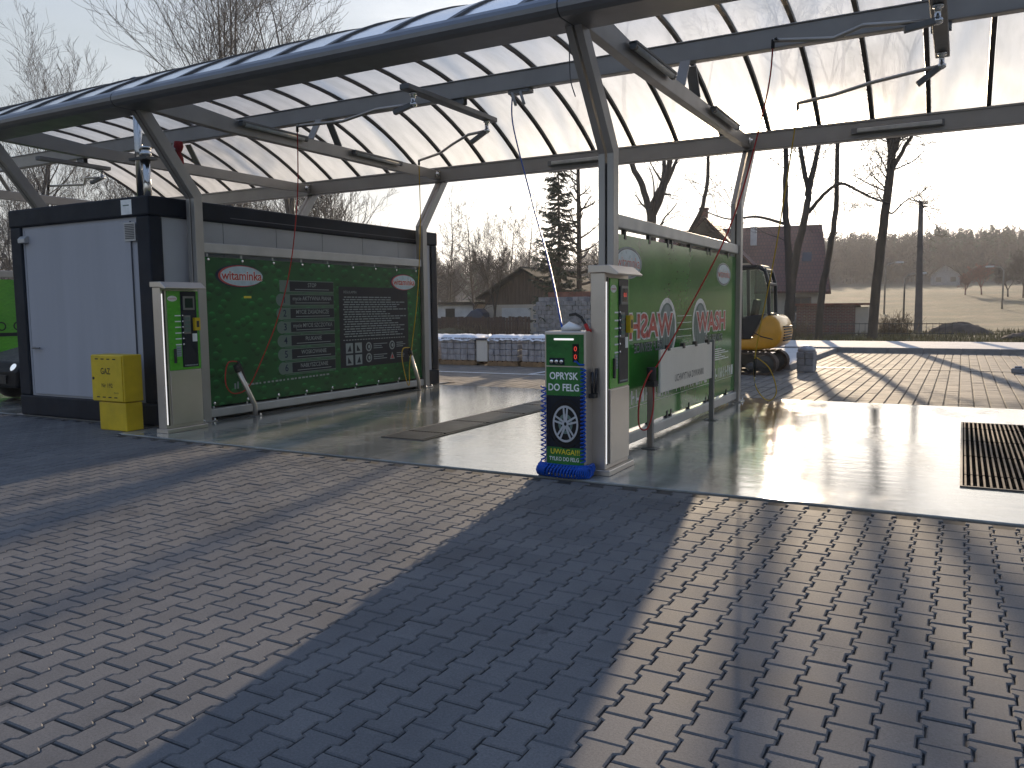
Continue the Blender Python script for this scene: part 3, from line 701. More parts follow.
# ------------------------------------------------------------------ pay terminals
def terminal(x, label, digits):
    t = thing('pay_terminal', label, 'pay terminal', (x, 6.92, 0), 'pay terminals at the bay entrances')
    y0, y1 = 6.65, 7.22; x1 = x + .16
    mb = MB(); mb.use('stainless').box((x, y0, .05), (x1 - .02, y1, 1.80)); mb.build('body', t, bevel=.006)
    mb = MB(); mb.use('stainless').box((x - .02, y0 - .02, .0), (x1 + .03, y1 + .03, .05)); mb.build('plinth', t, bevel=.005)
    mb = MB(); mb.use('stainless').prism([(x - .015, 1.80), (x1 - .02, 1.80), (x1 + .10, 1.775), (x1 + .115, 1.79), (x1 + .02, 1.865), (x - .015, 1.865)], 'y', y0 - .02, y1 + .02); mb.build('hood', t, bevel=.004)
    F = x1 - .02
    mb = MB(); mb.use('stainless').box((F, y0 + .09, .09), (F + .014, y1 - .01, .76)); mb.build('service_door', t, bevel=.004)
    mb = MB(); mb.use('led_white').box((F - .004, y0 + .018, .10), (F + .006, y0 + .032, 1.72)); mb.build('light_strip', t, bevel=.003)
    mb = MB(); mb.use('black_plastic').box((F, y0 + .036, .09), (F + .006, y0 + .058, 1.76)); mb.build('gasket', t)
    mb = MB(); mb.use('label_green').box((F, y0 + .09, .77), (F + .012, y1 - .01, 1.755)); mb.build('fascia', t, bevel=.003)
    P = F + .0125
    mb = MB(); mb.use('print_dark').box((P, y0 + .28, .80), (P + .006, y0 + .52, 1.75)); mb.build('control_panel', t, bevel=.003)
    mb = MB(); mb.use('galvanised').box((P + .006, y0 + .31, 1.52), (P + .02, y0 + .48, 1.69)); mb.use('glass_dark').box((P + .0202, y0 + .335, 1.545), (P + .022, y0 + .455, 1.665))
    if digits: mb.use('red_digit').text('0.0', (P + .0225, y0 + .395, 1.605), PU, PV, .055)
    mb.build('display', t)
    mb = MB(); mb.use('galvanised').box((P + .006, y0 + .315, 1.22), (P + .013, y0 + .415, 1.45))
    mb.use('print_grey')
    for i in range(3):
        for j in range(4): mb.box((P + .0132, y0 + .326 + i * .028, 1.245 + j * .05), (P + .02, y0 + .348 + i * .028, 1.28 + j * .05))
    mb.build('keypad', t)
    mb = MB(); mb.use('yellow_paint').box((P + .006, y0 + .455, 1.26), (P + .05, y0 + .535, 1.42)); mb.use('black_plastic').box((P + .0502, y0 + .475, 1.30), (P + .053, y0 + .515, 1.38)); mb.build('card_reader', t, bevel=.004)
    mb = MB(); mb.use('print_white').box((P + .0061, y0 + .44, 1.12), (P + .008, y0 + .51, 1.22)); mb.build('sticker', t)
    mb = MB(); mb.use('black_plastic').box((P, y0 + .15, .86), (P + .02, y0 + .185, 1.04)); mb.build('coin_slot', t, bevel=.004)
    mb = MB(); mb.use('print_pale').box((P, y0 + .195, .94), (P + .004, y0 + .265, 1.07)); mb.use('print_grey')
    for k in range(4): mb.box((P + .0041, y0 + .2, .955 + k * .028), (P + .0045, y0 + .26, .963 + k * .028))
    mb.build('notice', t)
    for k in range(6):
        z = 1.45 - k * .072
        mb = MB(); mb.use('print_white').box((P, y0 + .19, z - .008), (P + .0035, y0 + .275, z + .006)); mb.use('chrome', True).lathe((P + .006, y0 + .30, z), (1, 0, 0), [(.012, 0), (.012, .008), (.005, .011)], 10); mb.build('button', t)
    mb = MB(); mb.use('print_white').ellipse((P + .0015, y0 + .165, 1.66), PU, PV, .07, .035); mb.use('print_red').text('witaminka', (P + .003, y0 + .165, 1.66), PU, PV, .03); mb.build('logo', t)
    mb = MB(); mb.use('print_pale')
    for k in range(9): mb.box((P + .0061, y0 + .31 + k * .022, .815), (P + .0066, y0 + .326 + k * .022, .83))
    mb.build('maker_plate', t)
    return t
terminal(-8.71, 'stainless pay terminal with green fascia beside the yellow gas cabinet', False)
terminal(-2.88, 'stainless pay terminal with green fascia beside the wheel cleaner spray unit', True)

# ------------------------------------------------------------------ wheel spray unit
t = thing('wheel_spray_unit', 'slim green vending box printed OPRYSK DO FELG with a car wheel', 'spray unit', (-3.03, 6.62, 0))
x0, x1, y0, y1 = -3.26, -2.86, 6.5, 6.74
mb = MB(); mb.use('stainless').box((x0, y0, .06), (x1, y1, 1.29)); mb.build('cabinet', t, bevel=.01, seg=2)
mb = MB(); mb.use('stainless').box((x0 + .03, y0 + .03, 0), (x1 - .03, y1 - .03, .06)); mb.build('plinth', t)
HU = (1, 0, 0); fy = y0 - .0006
def P_(k): return fy - .0007 * k
mb = MB(); mb.use('unit_green').box((x0 + .018, y0 - .004, .985), (x1 - .018, y0 - .0002, 1.262)); mb.build('fascia', t)
mb = MB(); mb.use('unit_green').box((x0 + .018, y0 - .004, .72), (x1 - .018, y0 - .0002, .975)); mb.build('fascia', t)
mb = MB(); mb.use('unit_green').box((x0 + .018, y0 - .004, .075), (x1 - .018, y0 - .0002, .255)); mb.build('fascia', t)
fy = y0 - .0045; xc = (x0 + x1) / 2
mb = MB(); mb.use('print_dark').quad((0, P_(0), 0), HU, PV, x0 + .018, .255, x1 - .018, .72)
mb.use('print_black').ellipse((xc + .01, P_(1), .47), HU, PV, .178, .225); mb.use('print_dark').ellipse((xc + .01, P_(2), .47), HU, PV, .165, .21, 40, .150, .192)
cx, cz = xc + .005, .468
mb.use('print_silver').ellipse((cx, P_(3), cz), HU, PV, .125, .165, 44, .108, .145)
mb.use('print_grey').ellipse((cx, P_(3), cz), HU, PV, .07, .09, 30, .045, .06)
for k in range(5):
    a = R(90 + 72 * k)
    for d in (-.16, .16):
        p0 = Vector((.025 * math.cos(a + d * 2), .033 * math.sin(a + d * 2))); p1 = Vector((.116 * math.cos(a + d), .155 * math.sin(a + d)))
        n_ = Vector((-(p1 - p0).y, (p1 - p0).x)).normalized() * .010
        mb.use('print_silver').add([(cx + q.x, P_(4), cz + q.y) for q in (p0 - n_, p1 - n_ * .8, p1 + n_ * .8, p0 + n_)], [(0, 1, 2, 3)])
mb.use('print_silver').ellipse((cx, P_(5), cz), HU, PV, .03, .04); mb.use('print_black').ellipse((cx, P_(6), cz), HU, PV, .013, .017)
mb.build('wheel_print', t)
mb = MB(); mb.use('print_white').text('OPRYSK', (xc - .012, P_(1), .892), HU, PV, .088, sx=.86, bold=.022); mb.build('lettering', t)
mb = MB(); mb.use('print_white').text('DO FELG', (xc - .012, P_(1), .79), HU, PV, .088, sx=.86, bold=.022)
mb.build('lettering', t)
mb = MB(); mb.use('print_yellow').text('UWAGA!!!', (xc, P_(1), .213), HU, PV, .066, sx=.95, bold=.015); mb.build('lettering', t)
mb = MB(); mb.use('print_white').text('TYLKO DO FELG', (xc - .01, P_(1), .148), HU, PV, .050, sx=.78, bold=.012); mb.build('lettering', t)
mb = MB(); mb.use('led_white').box((x0 + .10, y0 - .018, 1.212), (x0 + .29, y0 - .005, 1.228)); mb.build('light_strip', t, bevel=.003)
mb = MB(); mb.use('print_black').box((x1 - .12, y0 - .012, 1.02), (x1 - .065, y0 - .0045, 1.18)); mb.use('red_digit')
for k in range(2): mb.text('0', (x1 - .0925, y0 - .0126, 1.065 + k * .07), HU, PV, .06)
mb.build('display', t)
mb = MB(); mb.use('print_dark').quad((0, P_(1), 0), HU, PV, x0 + .05, .992, x0 + .20, 1.055); mb.build('button_plate', t)
for k in range(3):
    mb = MB(); mb.use('chrome', True).lathe((x0 + .075 + k * .048, y0 - .006, 1.022), (0, -1, 0), [(.018, 0), (.018, .01), (.012, .014), (.004, .014)], 14); mb.build('button', t)
mb = MB(); mb.use('film_top', True).tube([(x0 + .13, 6.62, 1.30), (x0 + .2, 6.60, 1.325), (x0 + .3, 6.63, 1.31)], [.03, .05, .02], 8)
mb.use('black_rubber', True).tube([(-3.06, 6.6, 1.43), (-3.0, 6.6, 1.44), (-2.95, 6.61, 1.41), (-2.91, 6.62, 1.34), (-2.89, 6.62, 1.29)], .013, 8); mb.use('red_rubber', True).tube([(-2.915, 6.62, 1.35), (-2.885, 6.62, 1.29), (-2.86, 6.62, 1.295)], .018, 8); mb.build('spray_lance', t)
mb = MB(); mb.use('black_plastic', True)
mb.tube([(x1 + .02, 6.60, .93), (x1 + .022, 6.59, .72)], [.014, .011], 8).tube([(x1 + .045, 6.63, .96), (x1 + .048, 6.60, .74)], [.014, .011], 8); mb.use('black_plastic').box((x1, 6.56, .70), (x1 + .05, 6.66, .74)); mb.build('nozzle_holder', t)
# coiled blue air hose: up both sides, looped round the foot, and the straight run to the roof
def coil(p0, p1, n, r, per=10):
    p0, p1 = Vector(p0), Vector(p1); ax = (p1 - p0).normalized(); u = ax.orthogonal().normalized(); w = ax.cross(u); out_ = []
    for i in range(n * per + 1):
        a = 2 * math.pi * i / per; out_.append(p0.lerp(p1, i / (n * per)) + (u * math.cos(a) + w * math.sin(a)) * r)
    return out_
t = thing('coiled_hose', 'blue coiled hose hanging down the spray unit and heaped round its foot', 'hose', (-3.03, 6.45, 0))
mb = MB(); mb.use('blue_rubber', True)
mb.tube(coil((x0 - .004, y0 - .02, .80), (x0 - .004, y0 - .03, .14), 15, .021), .007, 5)
mb.build('left_coil', t)
mb = MB(); mb.use('blue_rubber', True); mb.tube([(x1 - .005, y0 - .02, 1.0)] + [(x1 - .05 - .06 * math.sin(a), y0 - .02, 1.0 + .03 * math.sin(2 * a)) for a in (0, .5, 1.)] , .008, 6)
mb.tube(coil((x1 - .012, y0 - .026, .97), (x1 - .012, y0 - .035, .14), 24, .021), .007, 5)
mb.build('right_coil', t)
mb = MB(); mb.use('blue_rubber', True)
path = [(-2.83, 6.55), (-2.82, 6.46), (-2.89, 6.40), (-3.03, 6.385), (-3.2, 6.40), (-3.29, 6.44), (-3.32, 6.55), (-3.28, 6.68)]
pts = []
for i in range(len(path) - 1):
    for k in range(4): pts.append(Vector(path[i]).lerp(Vector(path[i + 1]), k / 4))
for lay, (rz, off_) in enumerate(((.045, 0), (.04, .03))):
    hp = []
    nn_ = 34
    for i in range(nn_ * 8):
        q = pts[min(int(i / (nn_ * 8) * len(pts)), len(pts) - 1)]; q2 = pts[min(int(i / (nn_ * 8) * len(pts)) + 1, len(pts) - 1)]
        fr_ = i / (nn_ * 8) * len(pts) % 1; c = q.lerp(q2, fr_); a = 2 * math.pi * i / 8 + lay
        hp.append((c.x + .02 * math.cos(a) * .6, c.y + off_ + .035 * math.cos(a), .05 + off_ * .8 + rz * math.sin(a)))
    mb.tube(hp, .0075, 5)
mb.build('coil_heap', t)

# ------------------------------------------------------------------ gas cabinet
t = thing('gas_cabinet', 'yellow two-piece gas cabinet marked GAZ against the grey cabin', 'gas cabinet', (-9.4, 6.6, 0))
x0, x1, y0, y1 = -9.76, -9.13, 6.5, 6.77
mb = MB(); mb.use('yellow_paint').box((x0, y0, .37), (x1, y1, .965)); mb.build('upper_box', t, bevel=.012, seg=2)
mb = MB(); mb.use('yellow_paint').box((x0 + .09, y0 + .015, 0), (x1 - .012, y1 - .01, .362)); mb.build('lower_box', t, bevel=.012, seg=2)
mb = MB(); mb.use('yellow_paint').box((x0 + .015, y0 - .012, .385), (x1 - .015, y0 - .0005, .95))
mb.use('print_dark')
for k in range(4):
    for z in (.905, .42): mb.box((x0 + .10 + k * .115, y0 - .0135, z), (x0 + .16 + k * .115, y0 - .0125, z + .014))
mb.use('black_plastic').lathe((x0 + .05, y0 - .012, .665), (0, -1, 0), [(.018, 0), (.018, .006)], 12)
mb.use('print_dark').text('GAZ', ((x0 + x1) / 2 - .02, y0 - .0132, .755), HU, PV, .11, bold=.012, sx=.85).text('Nr 192', ((x0 + x1) / 2, y0 - .0132, .575), HU, PV, .075, bold=.008).text('PN-EN', (x1 - .14, y0 - .0132, .485), HU, PV, .03)
mb.build('door', t, bevel=0)

# ------------------------------------------------------------------ cabin
t = thing('technical_cabin', 'grey container cabin with dark frame standing behind the left partition', 'cabin', (-10.7, 10.2, 0))
cx0, cx1, cy0, cy1, ch = -12.2, -9.13, 6.98, 13.5, 2.985
for sx in (cx0, cx1 - .26):
    for sy in (cy0, cy1 - .2):
        mb = MB(); mb.use('anthracite').box((sx, sy, .30), (sx + .26, sy + .2, 2.73)); mb.build('corner_post', t, bevel=.02, seg=2)
mb = MB(); mb.use('anthracite').box((cx0 - .01, cy0 - .01, 2.7305), (cx1 + .01, cy1 + .01, ch)); mb.build('roof_frame', t, bevel=.025, seg=2)
mb = MB(); mb.use('anthracite').box((cx0 - .005, cy0 - .005, .005), (cx1 + .005, cy1 + .005, .2995)); mb.build('floor_frame', t, bevel=.02, seg=2)
mb = MB(); mb.use('panel_grey').box((cx0 + .261, cy0 + .035, .3), (cx1 - .261, cy0 + .09, 2.73)); mb.build('front_wall', t)
mb = MB(); mb.use('panel_side')
n_ = 6; L = cy1 - cy0 - .41
for k in range(n_):
    a = cy0 + .205 + k * L / n_; mb.box((cx1 - .09, a + .006, .3), (cx1 - .035, a + L / n_ - .006, 2.73))
mb.use('panel_seam').box((cx1 - .088, cy0 + .205, .3), (cx1 - .045, cy0 + .205 + L, 2.729)); mb.build('side_wall', t)
mb = MB(); mb.use('panel_grey').box((cx0 + .03, cy0 + .205, .3), (cx0 + .09, cy1 - .205, 2.73)); mb.build('side_wall', t)
mb = MB(); mb.use('panel_grey').box((cx0 + .261, cy1 - .09, .3), (cx1 - .261, cy1 - .03, 2.73)); mb.build('back_wall', t)
mb = MB(); mb.use('panel_grey').box((cx0 + .35, cy0 + .012, .33), (cx1 - .40, cy0 + .034, 2.68)); mb.use('panel_seam')
for xx in (cx0 + .345, cx1 - .40): mb.box((xx, cy0 + .01, .33), (xx + .006, cy0 + .0345, 2.68))
d = mb.build('door', t, bevel=.004)
mb = MB(); mb.use('galvanised', True).tube([(cx0 + .42, cy0 - .03, 1.0), (cx0 + .60, cy0 - .03, 1.0)], .012, 8); mb.tube([(cx0 + .43, cy0 + .012, 1.0), (cx0 + .43, cy0 - .03, 1.0)], .015, 8); mb.build('handle', d)
mb = MB(); mb.use('print_white').box((cx1 - .52, cy0 - .0125, 2.76), (cx1 - .31, cy0 - .0105, 2.95)); mb.use('print_grey').box((cx1 - .48, cy0 - .013, 2.87), (cx1 - .36, cy0 - .0126, 2.885)); mb.build('plate', t)
mb = MB(); mb.use('rail_silver').box((cx1 - .50, cy0 + .0, 2.42), (cx1 - .28, cy0 + .0115, 2.66)); mb.use('panel_seam')
for k in range(9): mb.box((cx1 - .48, cy0 - .006, 2.45 + k * .022), (cx1 - .30, cy0 - .0005, 2.462 + k * .022))
mb.build('vent_grille', t)
mb = MB(); mb.use('rail_silver').prism([(cy0 + .035, 2.50), (cy0 - .06, 2.50), (cy0 - .06, 2.56), (cy0 - .02, 2.60), (cy0 + .035, 2.60)], 'x', cx0 + .28, cx0 + .44); mb.build('outdoor_light', t, bevel=.006)
mb = MB(); mb.use('panel_seam').box((cx1 + .0105, 8.3, 2.80), (cx1 + .0125, 12.9, 2.812)); mb.build('trim', t)
# flue
t = thing('flue_pipe', 'shiny steel flue pair rising from the cabin roof through the canopy', 'flue', (-11.3, 8.6, 2.985))
mb = MB(); mb.use('chrome', True)
for xx, z1 in ((-11.40, 5.08), (-11.24, 3.97)):
    mb.tube([(xx, 8.6, 2.986), (xx, 8.6, z1)], [.062, .062][0], 16)
mb.build('pipe', t)
mb = MB(); mb.use('galvanised').box((-11.52, 8.5, 3.86), (-11.1, 8.7, 3.90)); mb.use('chrome', True).lathe((-11.24, 8.6, 3.92), (0, 0, 1), [(.085, 0), (.085, .05), (.07, .06), (.07, .10), (.085, .11), (.085, .14)], 16); mb.build('clamp', t)
mb = MB(); mb.use('galvanised', True).lathe((-11.40, 8.6, 5.08), (0, 0, 1), [(.075, 0), (.075, .03), (.02, .06)], 12); mb.build('cowl', t)

# ------------------------------------------------------------------ floor grates
def grate(x, y0, y1, wd, label, bm='grate_steel'):
    t = thing('floor_grate', label, 'floor grate', (x + wd / 2, (y0 + y1) / 2, 0), 'drain grates in the wash floor')
    mb = MB(); mb.use('dark_steel').box((x, y0, .0005), (x + .02, y1, .012)); mb.box((x + wd - .02, y0, .0005), (x + wd, y1, .012))
    mb.box((x + .02, y0, .0005), (x + wd - .02, y0 + .02, .012)); mb.box((x + .02, y1 - .02, .0005), (x + wd - .02, y1, .012)); mb.build('frame', t)
    mb = MB(); mb.use('gap_shade_black').box((x + .02, y0 + .02, .0008), (x + wd - .02, y1 - .02, .002)); mb.build('pit_shade', t)  # black sheet on the solid slab, painted shade instead of a real hollow
    mb = MB(); mb.use(bm); n_ = int((wd - .04) / .046)
    for k in range(n_): mb.box((x + .034 + k * .046, y0 + .022, .0025), (x + .049 + k * .046, y1 - .022, .0135))
    k = y0 + .5
    while k < y1 - .2:
        mb.use('gap_shade_black').box((x + .022, k, .0022), (x + wd - .022, k + .03, .0140)); k += 1.0
    mb.build('bars', t)
grate(.03, 7.5, 11.6, .68, 'dark bar grate in the bright sunlit floor of the right bay')
grate(-5.95, 7.55, 11.6, .62, 'long grey grate strip in the shaded wet floor of the left bay', 'galvanised')

# ------------------------------------------------------------------ lance rests, booms and hoses
def gun(mb, p, d, L=.32):
    p = Vector(p); d = Vector(d).normalized()
    mb.use('black_rubber', True).tube([p, p + d * L * .5, p + d * L], [.024, .022, .016], 8)
def rest(label, x, y, ytop, ztop, group='lance rests in the left bay'):
    t = thing('lance_rest', label, 'lance rest', (x, y, 0), group)
    mb = MB(); mb.use('stainless', True).tube([(x, y, .0), (x, y, .14), (x, y - (y - ytop) * .05, .18), (x, ytop, ztop)], .034, 12)
    mb.use('galvanised').box((x - .07, y - .07, 0), (x + .07, y + .07, .01)); mb.build('tube', t)
    mb = MB(); mb.use('chrome')
    for sx in (-.05, .05): mb.lathe((x + sx, y + .05, .01), (0, 0, 1), [(.012, 0), (.012, .03)], 6)
    mb.build('bolt', t)
    mb = MB(); mb.use('black_rubber', True).tube([(x, ytop + (y - ytop) * .06, ztop - .04), (x, ytop - (y - ytop) * .06, ztop + .05)], .042, 10); mb.build('cup', t)
    return t
rest('slanted steel lance rest nearest the left terminal', -8.80, 8.32, 8.02, .70)
rest('slanted steel lance rest at the far end of the drop-printed banner', -8.80, 12.33, 12.08, .70)
def hose(name, label, pts, m_, r=.011, group=None, sub=3):
    P4 = [Vector(p) for p in pts]; out_ = []
    for i in range(len(P4) - 1):
        a = P4[max(i - 1, 0)]; b = P4[i]; c = P4[i + 1]; d = P4[min(i + 2, len(P4) - 1)]
        for k in range(6):
            u = k / 6; out_.append(.5 * ((2 * b) + (c - a) * u + (2 * a - 5 * b + 4 * c - d) * u * u + (3 * b - a - 3 * c + d) * u ** 3))
    out_.append(P4[-1])
    mb = MB(); mb.use(m_, True).tube(out_, r, 7); return mb.build(name), label
def hose_thing(label, pts, m_, gunp=None, gund=None, r=.0085, group='pressure hoses hanging from the booms'):
    t = thing('pressure_hose', label, 'hose', pts[-1], group)
    P4 = [Vector(p) for p in pts]; out_ = []
    for i in range(len(P4) - 1):
        a = P4[max(i - 1, 0)]; b = P4[i]; c = P4[i + 1]; d = P4[min(i + 2, len(P4) - 1)]
        for k in range(8):
            u = k / 8; out_.append(.5 * ((2 * b) + (c - a) * u + (2 * a - 5 * b + 4 * c - d) * u * u + (3 * b - a - 3 * c + d) * u ** 3))
    out_.append(P4[-1])
    mb = MB(); mb.use(m_, True).tube(out_, r, 7); mb.build('hose_line', t)
    if gunp: mb = MB(); gun(mb, gunp, gund); mb.use('chrome', True).tube([Vector(gunp) + Vector(gund) * .3, Vector(gunp) + Vector(gund) * .62], .008, 6); mb.build('spray_gun', t)
    return t
hose_thing('red hose hanging in front of the drop-printed banner', [(-8.55, 9.1, 4.10), (-8.55, 9.06, 3.2), (-8.62, 8.95, 2.2), (-8.72, 8.75, 1.4), (-8.80, 8.45, .75), (-8.80, 8.2, .42), (-8.80, 7.95, .36), (-8.78, 7.80, .48), (-8.76, 7.78, .68), (-8.78, 7.86, .80), (-8.80, 8.02, .80)], 'red_rubber', (-8.80, 8.04, .80), (0, .34, -.75))
hose_thing('yellow hose hanging before the far end of the drop-printed banner', [(-8.60, 12.2, 4.10), (-8.60, 12.2, 3.0), (-8.66, 12.16, 1.8), (-8.76, 12.1, .9), (-8.78, 12.02, .45), (-8.76, 11.98, .14), (-8.76, 11.9, .2), (-8.76, 11.78, .6), (-8.78, 11.84, .79), (-8.80, 12.06, .80)], 'yellow_rubber', (-8.80, 12.06, .80), (0, .3, -.75))
hose_thing('red hose slung across the glossy green sheet to the near lance rest', [(-1.80, 8.86, 4.15), (-1.86, 8.84, 3.6), (-2.15, 8.72, 2.4), (-2.56, 8.42, 1.4), (-2.78, 8.24, .92), (-2.82, 8.18, .80), (-2.79, 8.08, .45), (-2.82, 7.99, .24), (-2.87, 7.88, .28), (-2.86, 7.86, .55), (-2.83, 8.02, .78), (-2.82, 8.15, .84)], 'red_rubber', (-2.83, 8.16, .86), (0, .05, -.75))
hose_thing('yellow hose hanging beside the rear middle post near the excavator', [(-1.95, 11.2, 4.02), (-2.05, 11.3, 3.4), (-2.3, 11.7, 2.2), (-2.6, 12.2, 1.1), (-2.74, 12.55, .6), (-2.72, 12.62, .25), (-2.55, 12.65, .05), (-2.42, 12.62, .2), (-2.5, 12.5, .55), (-2.7, 12.5, .72)], 'yellow_rubber', (-2.72, 12.5, .74), (0, .05, -.75))
def boom_set(xb, yA, yB, z, side):
    t = thing('boom_bar', f'steel channel under the purlin carrying two swing booms in the {side} bay', 'boom carrier', (xb, (yA + yB) / 2, z), 'boom carriers under the purlin')
    mb = MB(); mb.use('galvanised').prism([(xb - .075, z), (xb + .075, z), (xb + .075, z + .07), (xb - .075, z + .07)], 'y', yA, yB); mb.build('channel', t, bevel=.006)
    for y in (10.15, 10.23):
        mb = MB(); mb.use('galvanised').box((xb - .1, y - .006, z + .071), (xb + .1, y + .006, z + .15)); mb.build('bracket', t)
    return t
boom_set(-6.45, 8.85, 11.15, 4.345, 'left'); boom_set(-.31, 8.85, 11.0, 4.345, 'right')
def boom(label, p, pts):
    t = thing('swing_boom', label, 'swing boom', p, 'swing booms under the canopy')
    p = Vector(p)
    mb = MB(); mb.use('chrome', True).lathe(p, (0, 0, -1), [(.05, 0), (.05, .03), (.03, .035), (.03, .13), (.05, .135), (.05, .17), (.02, .19)], 12); mb.build('swivel', t)
    mb = MB(); q = Vector(pts[0]); mb.use('galvanised').beam(p - Vector((0, 0, .15)), p - Vector((0, 0, .15)) + (q - p).normalized() * .3, .07, .06); mb.build('bracket', t, bevel=.005)
    mb = MB(); mb.use('stainless', True).tube([p - Vector((0, 0, .15))] + [Vector(x) for x in pts], .022, 8); mb.use('black_rubber', True).tube([Vector(pts[-1]) + Vector((.04, 0, .01)), Vector(pts[-1]), Vector(pts[-1]) + Vector((0, 0, -.08))], .02, 8); mb.build('arm', t)
boom('cranked swing boom reaching left from the near end of the left carrier', (-6.45, 9.05, 4.344), [(-7.0, 8.95, 4.17), (-7.7, 9.1, 4.13), (-8.55, 9.1, 4.16)])
boom('cranked swing boom reaching left from the far end of the left carrier', (-6.45, 10.95, 4.344), [(-6.75, 10.9, 4.16), (-7.3, 11.3, 4.14), (-7.85, 11.75, 4.12), (-8.60, 12.2, 4.14)])
boom('cranked swing boom reaching left from the near end of the right carrier, under the beam', (-.31, 9.05, 4.344), [(-.95, 8.85, 4.2), (-1.25, 9.05, 4.18), (-1.80, 8.86, 4.2)])
boom('cranked swing boom in front of the sun glare on the right', (-.31, 10.75, 4.344), [(-.55, 10.75, 4.17), (-1.05, 10.8, 4.12), (-1.5, 11.0, 4.08), (-1.95, 11.2, 4.08)])
boom('swing boom glimpsed above the cabin roof in the far left bay', (-15.2, 10.6, 4.344), [(-15.6, 10.5, 4.2), (-16.1, 10.8, 4.15), (-16.7, 10.4, 4.12)])
setp(boom_set(-15.2, 9.3, 10.75, 4.345, 'far left'))
# blue spray hose and its balancers
t = thing('hose_balancer', 'small pink and steel hose balancers clipped under the purlin', 'hose balancer', (-5.5, 10.2, 4.49))
mb = MB(); mb.use('galvanised').box((-5.62, 10.13, 4.44), (-5.28, 10.25, 4.494)); mb.build('bracket', t, bevel=.004)
mb = MB(); mb.use('lamp_tube', True)
for k in range(2): mb.tube([(-5.55 + k * .13, 10.12, 4.45), (-5.47 + k * .13, 10.08, 4.27)], .022, 8)
mb.build('spring', t)
hose_thing('thin blue hose running from the purlin down to the spray unit', [(-5.56, 10.15, 4.44), (-5.50, 10.05, 4.0), (-4.7, 9.0, 2.9), (-3.8, 7.7, 1.95), (-3.16, 6.66, 1.31)], 'blue_rubber', r=.010)
setp(hose_thing('thin loose grey cable dangling beside the middle front post', [(-3.42, 7.4, 4.75), (-3.42, 7.4, 4.0), (-3.40, 7.38, 3.7), (-3.34, 7.36, 3.52)], 'galvanised', r=.006, group='loose cables'), cat='cable')
mb = MB(); mb.use('red_cloth', True).lathe((-12.25, 10.05, 4.49), (0, 0, -1), [(.07, 0), (.085, .08), (.06, .15), (.035, .19), (.075, .28), (.08, .36), (.05, .44), (.02, .46)], 11)
setp(mb.build('red_bundle'), 'red cloth bundle tied under the purlin beside the left tie', 'cloth bundle')
# mat holder: two posts with a white board between
t = thing('mat_holder', 'white board held between two steel posts before the glossy green sheet', 'mat holder', (-2.85, 9.4, 0))
for y, zt in ((8.17, .80), (10.57, 1.06)):
    mb = MB(); mb.use('galvanised').box((-2.88, y - .03, .01), (-2.82, y + .03, zt)); mb.box((-2.93, y - .08, 0), (-2.77, y + .08, .01)); mb.build('post', t, bevel=.005)
mb = MB(); mb.use('board_white').box((-2.865, 8.46, .56), (-2.84, 10.53, 1.03)); b = mb.build('board', t, bevel=.004)
mb = MB(); mb.use('print_dark').text('UCHWYT NA DYWANIKI', (-2.839, 9.55, .68), PU, PV, .115, bold=.006, sx=.9); mb.build('lettering', b)
mb = MB(); mb.use('black_plastic')
for y in (8.75, 9.3, 9.8, 10.35): MB().use('black_plastic').box((-2.875, y - .05, 1.01), (-2.83, y + .02, 1.07)).build('clip', t)
mb = MB(); mb.use('black_rubber', True).tube([(-2.84, 8.17, .70), (-2.84, 8.16, .86)], .05, 10); mb.use('black_rubber').box((-2.89, 8.11, .66), (-2.79, 8.23, .72)); mb.build('lance_cup', t)
# ------------------------------------------------------------------ excavator
t = thing('mini_excavator', 'yellow mini excavator with black cab parked behind the right partition', 'excavator', (-4.62, 18.6, 0))
ex, ey = -4.62, 18.6        # centre; machine faces -x
for yy_ in (ey - .62, ey + .62):
    mb = MB(); mb.use('track_mud')
    n_ = 22; ring = []
    L, rad = .95, .24
    for k in range(12): a = -math.pi / 2 + math.pi * k / 11; ring.append((ex + L + rad * math.cos(a), .24 + rad * math.sin(a)))
    for k in range(12): a = math.pi / 2 + math.pi * k / 11; ring.append((ex - L + rad * math.cos(a), .24 + rad * math.sin(a)))
    inn = [(ex + (x - ex) * .955, .24 + (z - .24) * .82) for x, z in ring]; k_ = len(ring)
    for y0_, y1_ in ((yy_ - .16, yy_ + .16),):
        vs = [(x, y0_, z) for x, z in ring] + [(x, y1_, z) for x, z in ring] + [(x, y0_, z) for x, z in inn] + [(x, y1_, z) for x, z in inn]
        fs = []
        for i in range(k_):
            j = (i + 1) % k_; fs += [(i, j, k_ + j, k_ + i), (2 * k_ + i, 3 * k_ + i, 3 * k_ + j, 2 * k_ + j), (i, 2 * k_ + i, 2 * k_ + j, j), (k_ + i, k_ + j, 3 * k_ + j, 3 * k_ + i)]
        mb.add(vs, fs)
    for s_ in range(16):                                            # grouser bars
        xg = ex - .95 + s_ * .127
        for zb, zt in ((0.0, .014), (.466, .495)): mb.box((xg, yy_ - .165, zb), (xg + .05, yy_ + .165, zt))
    tr_ = mb.build('track', t)
    for xw, rw in ((ex - .95, .19), (ex + .95, .19), (ex - .5, .11), (ex - .1, .11), (ex + .3, .11), (ex + .65, .11)):
        mb = MB(); mb.use('dark_steel', False).lathe((xw, yy_ - .12, .24 if rw > .15 else .16), (0, 1, 0), [(rw * .4, -.05), (rw * .55, -.04), (rw, -.02), (rw, .24)], 18); mb.build('roller', tr_)
mb = MB(); mb.use('dark_steel').box((ex - .7, ey - .45, .14), (ex + .7, ey + .45, .42)); mb.lathe((ex, ey, .42), (0, 0, 1), [(.4, 0), (.4, .11)], 24); mb.build('undercarriage', t)
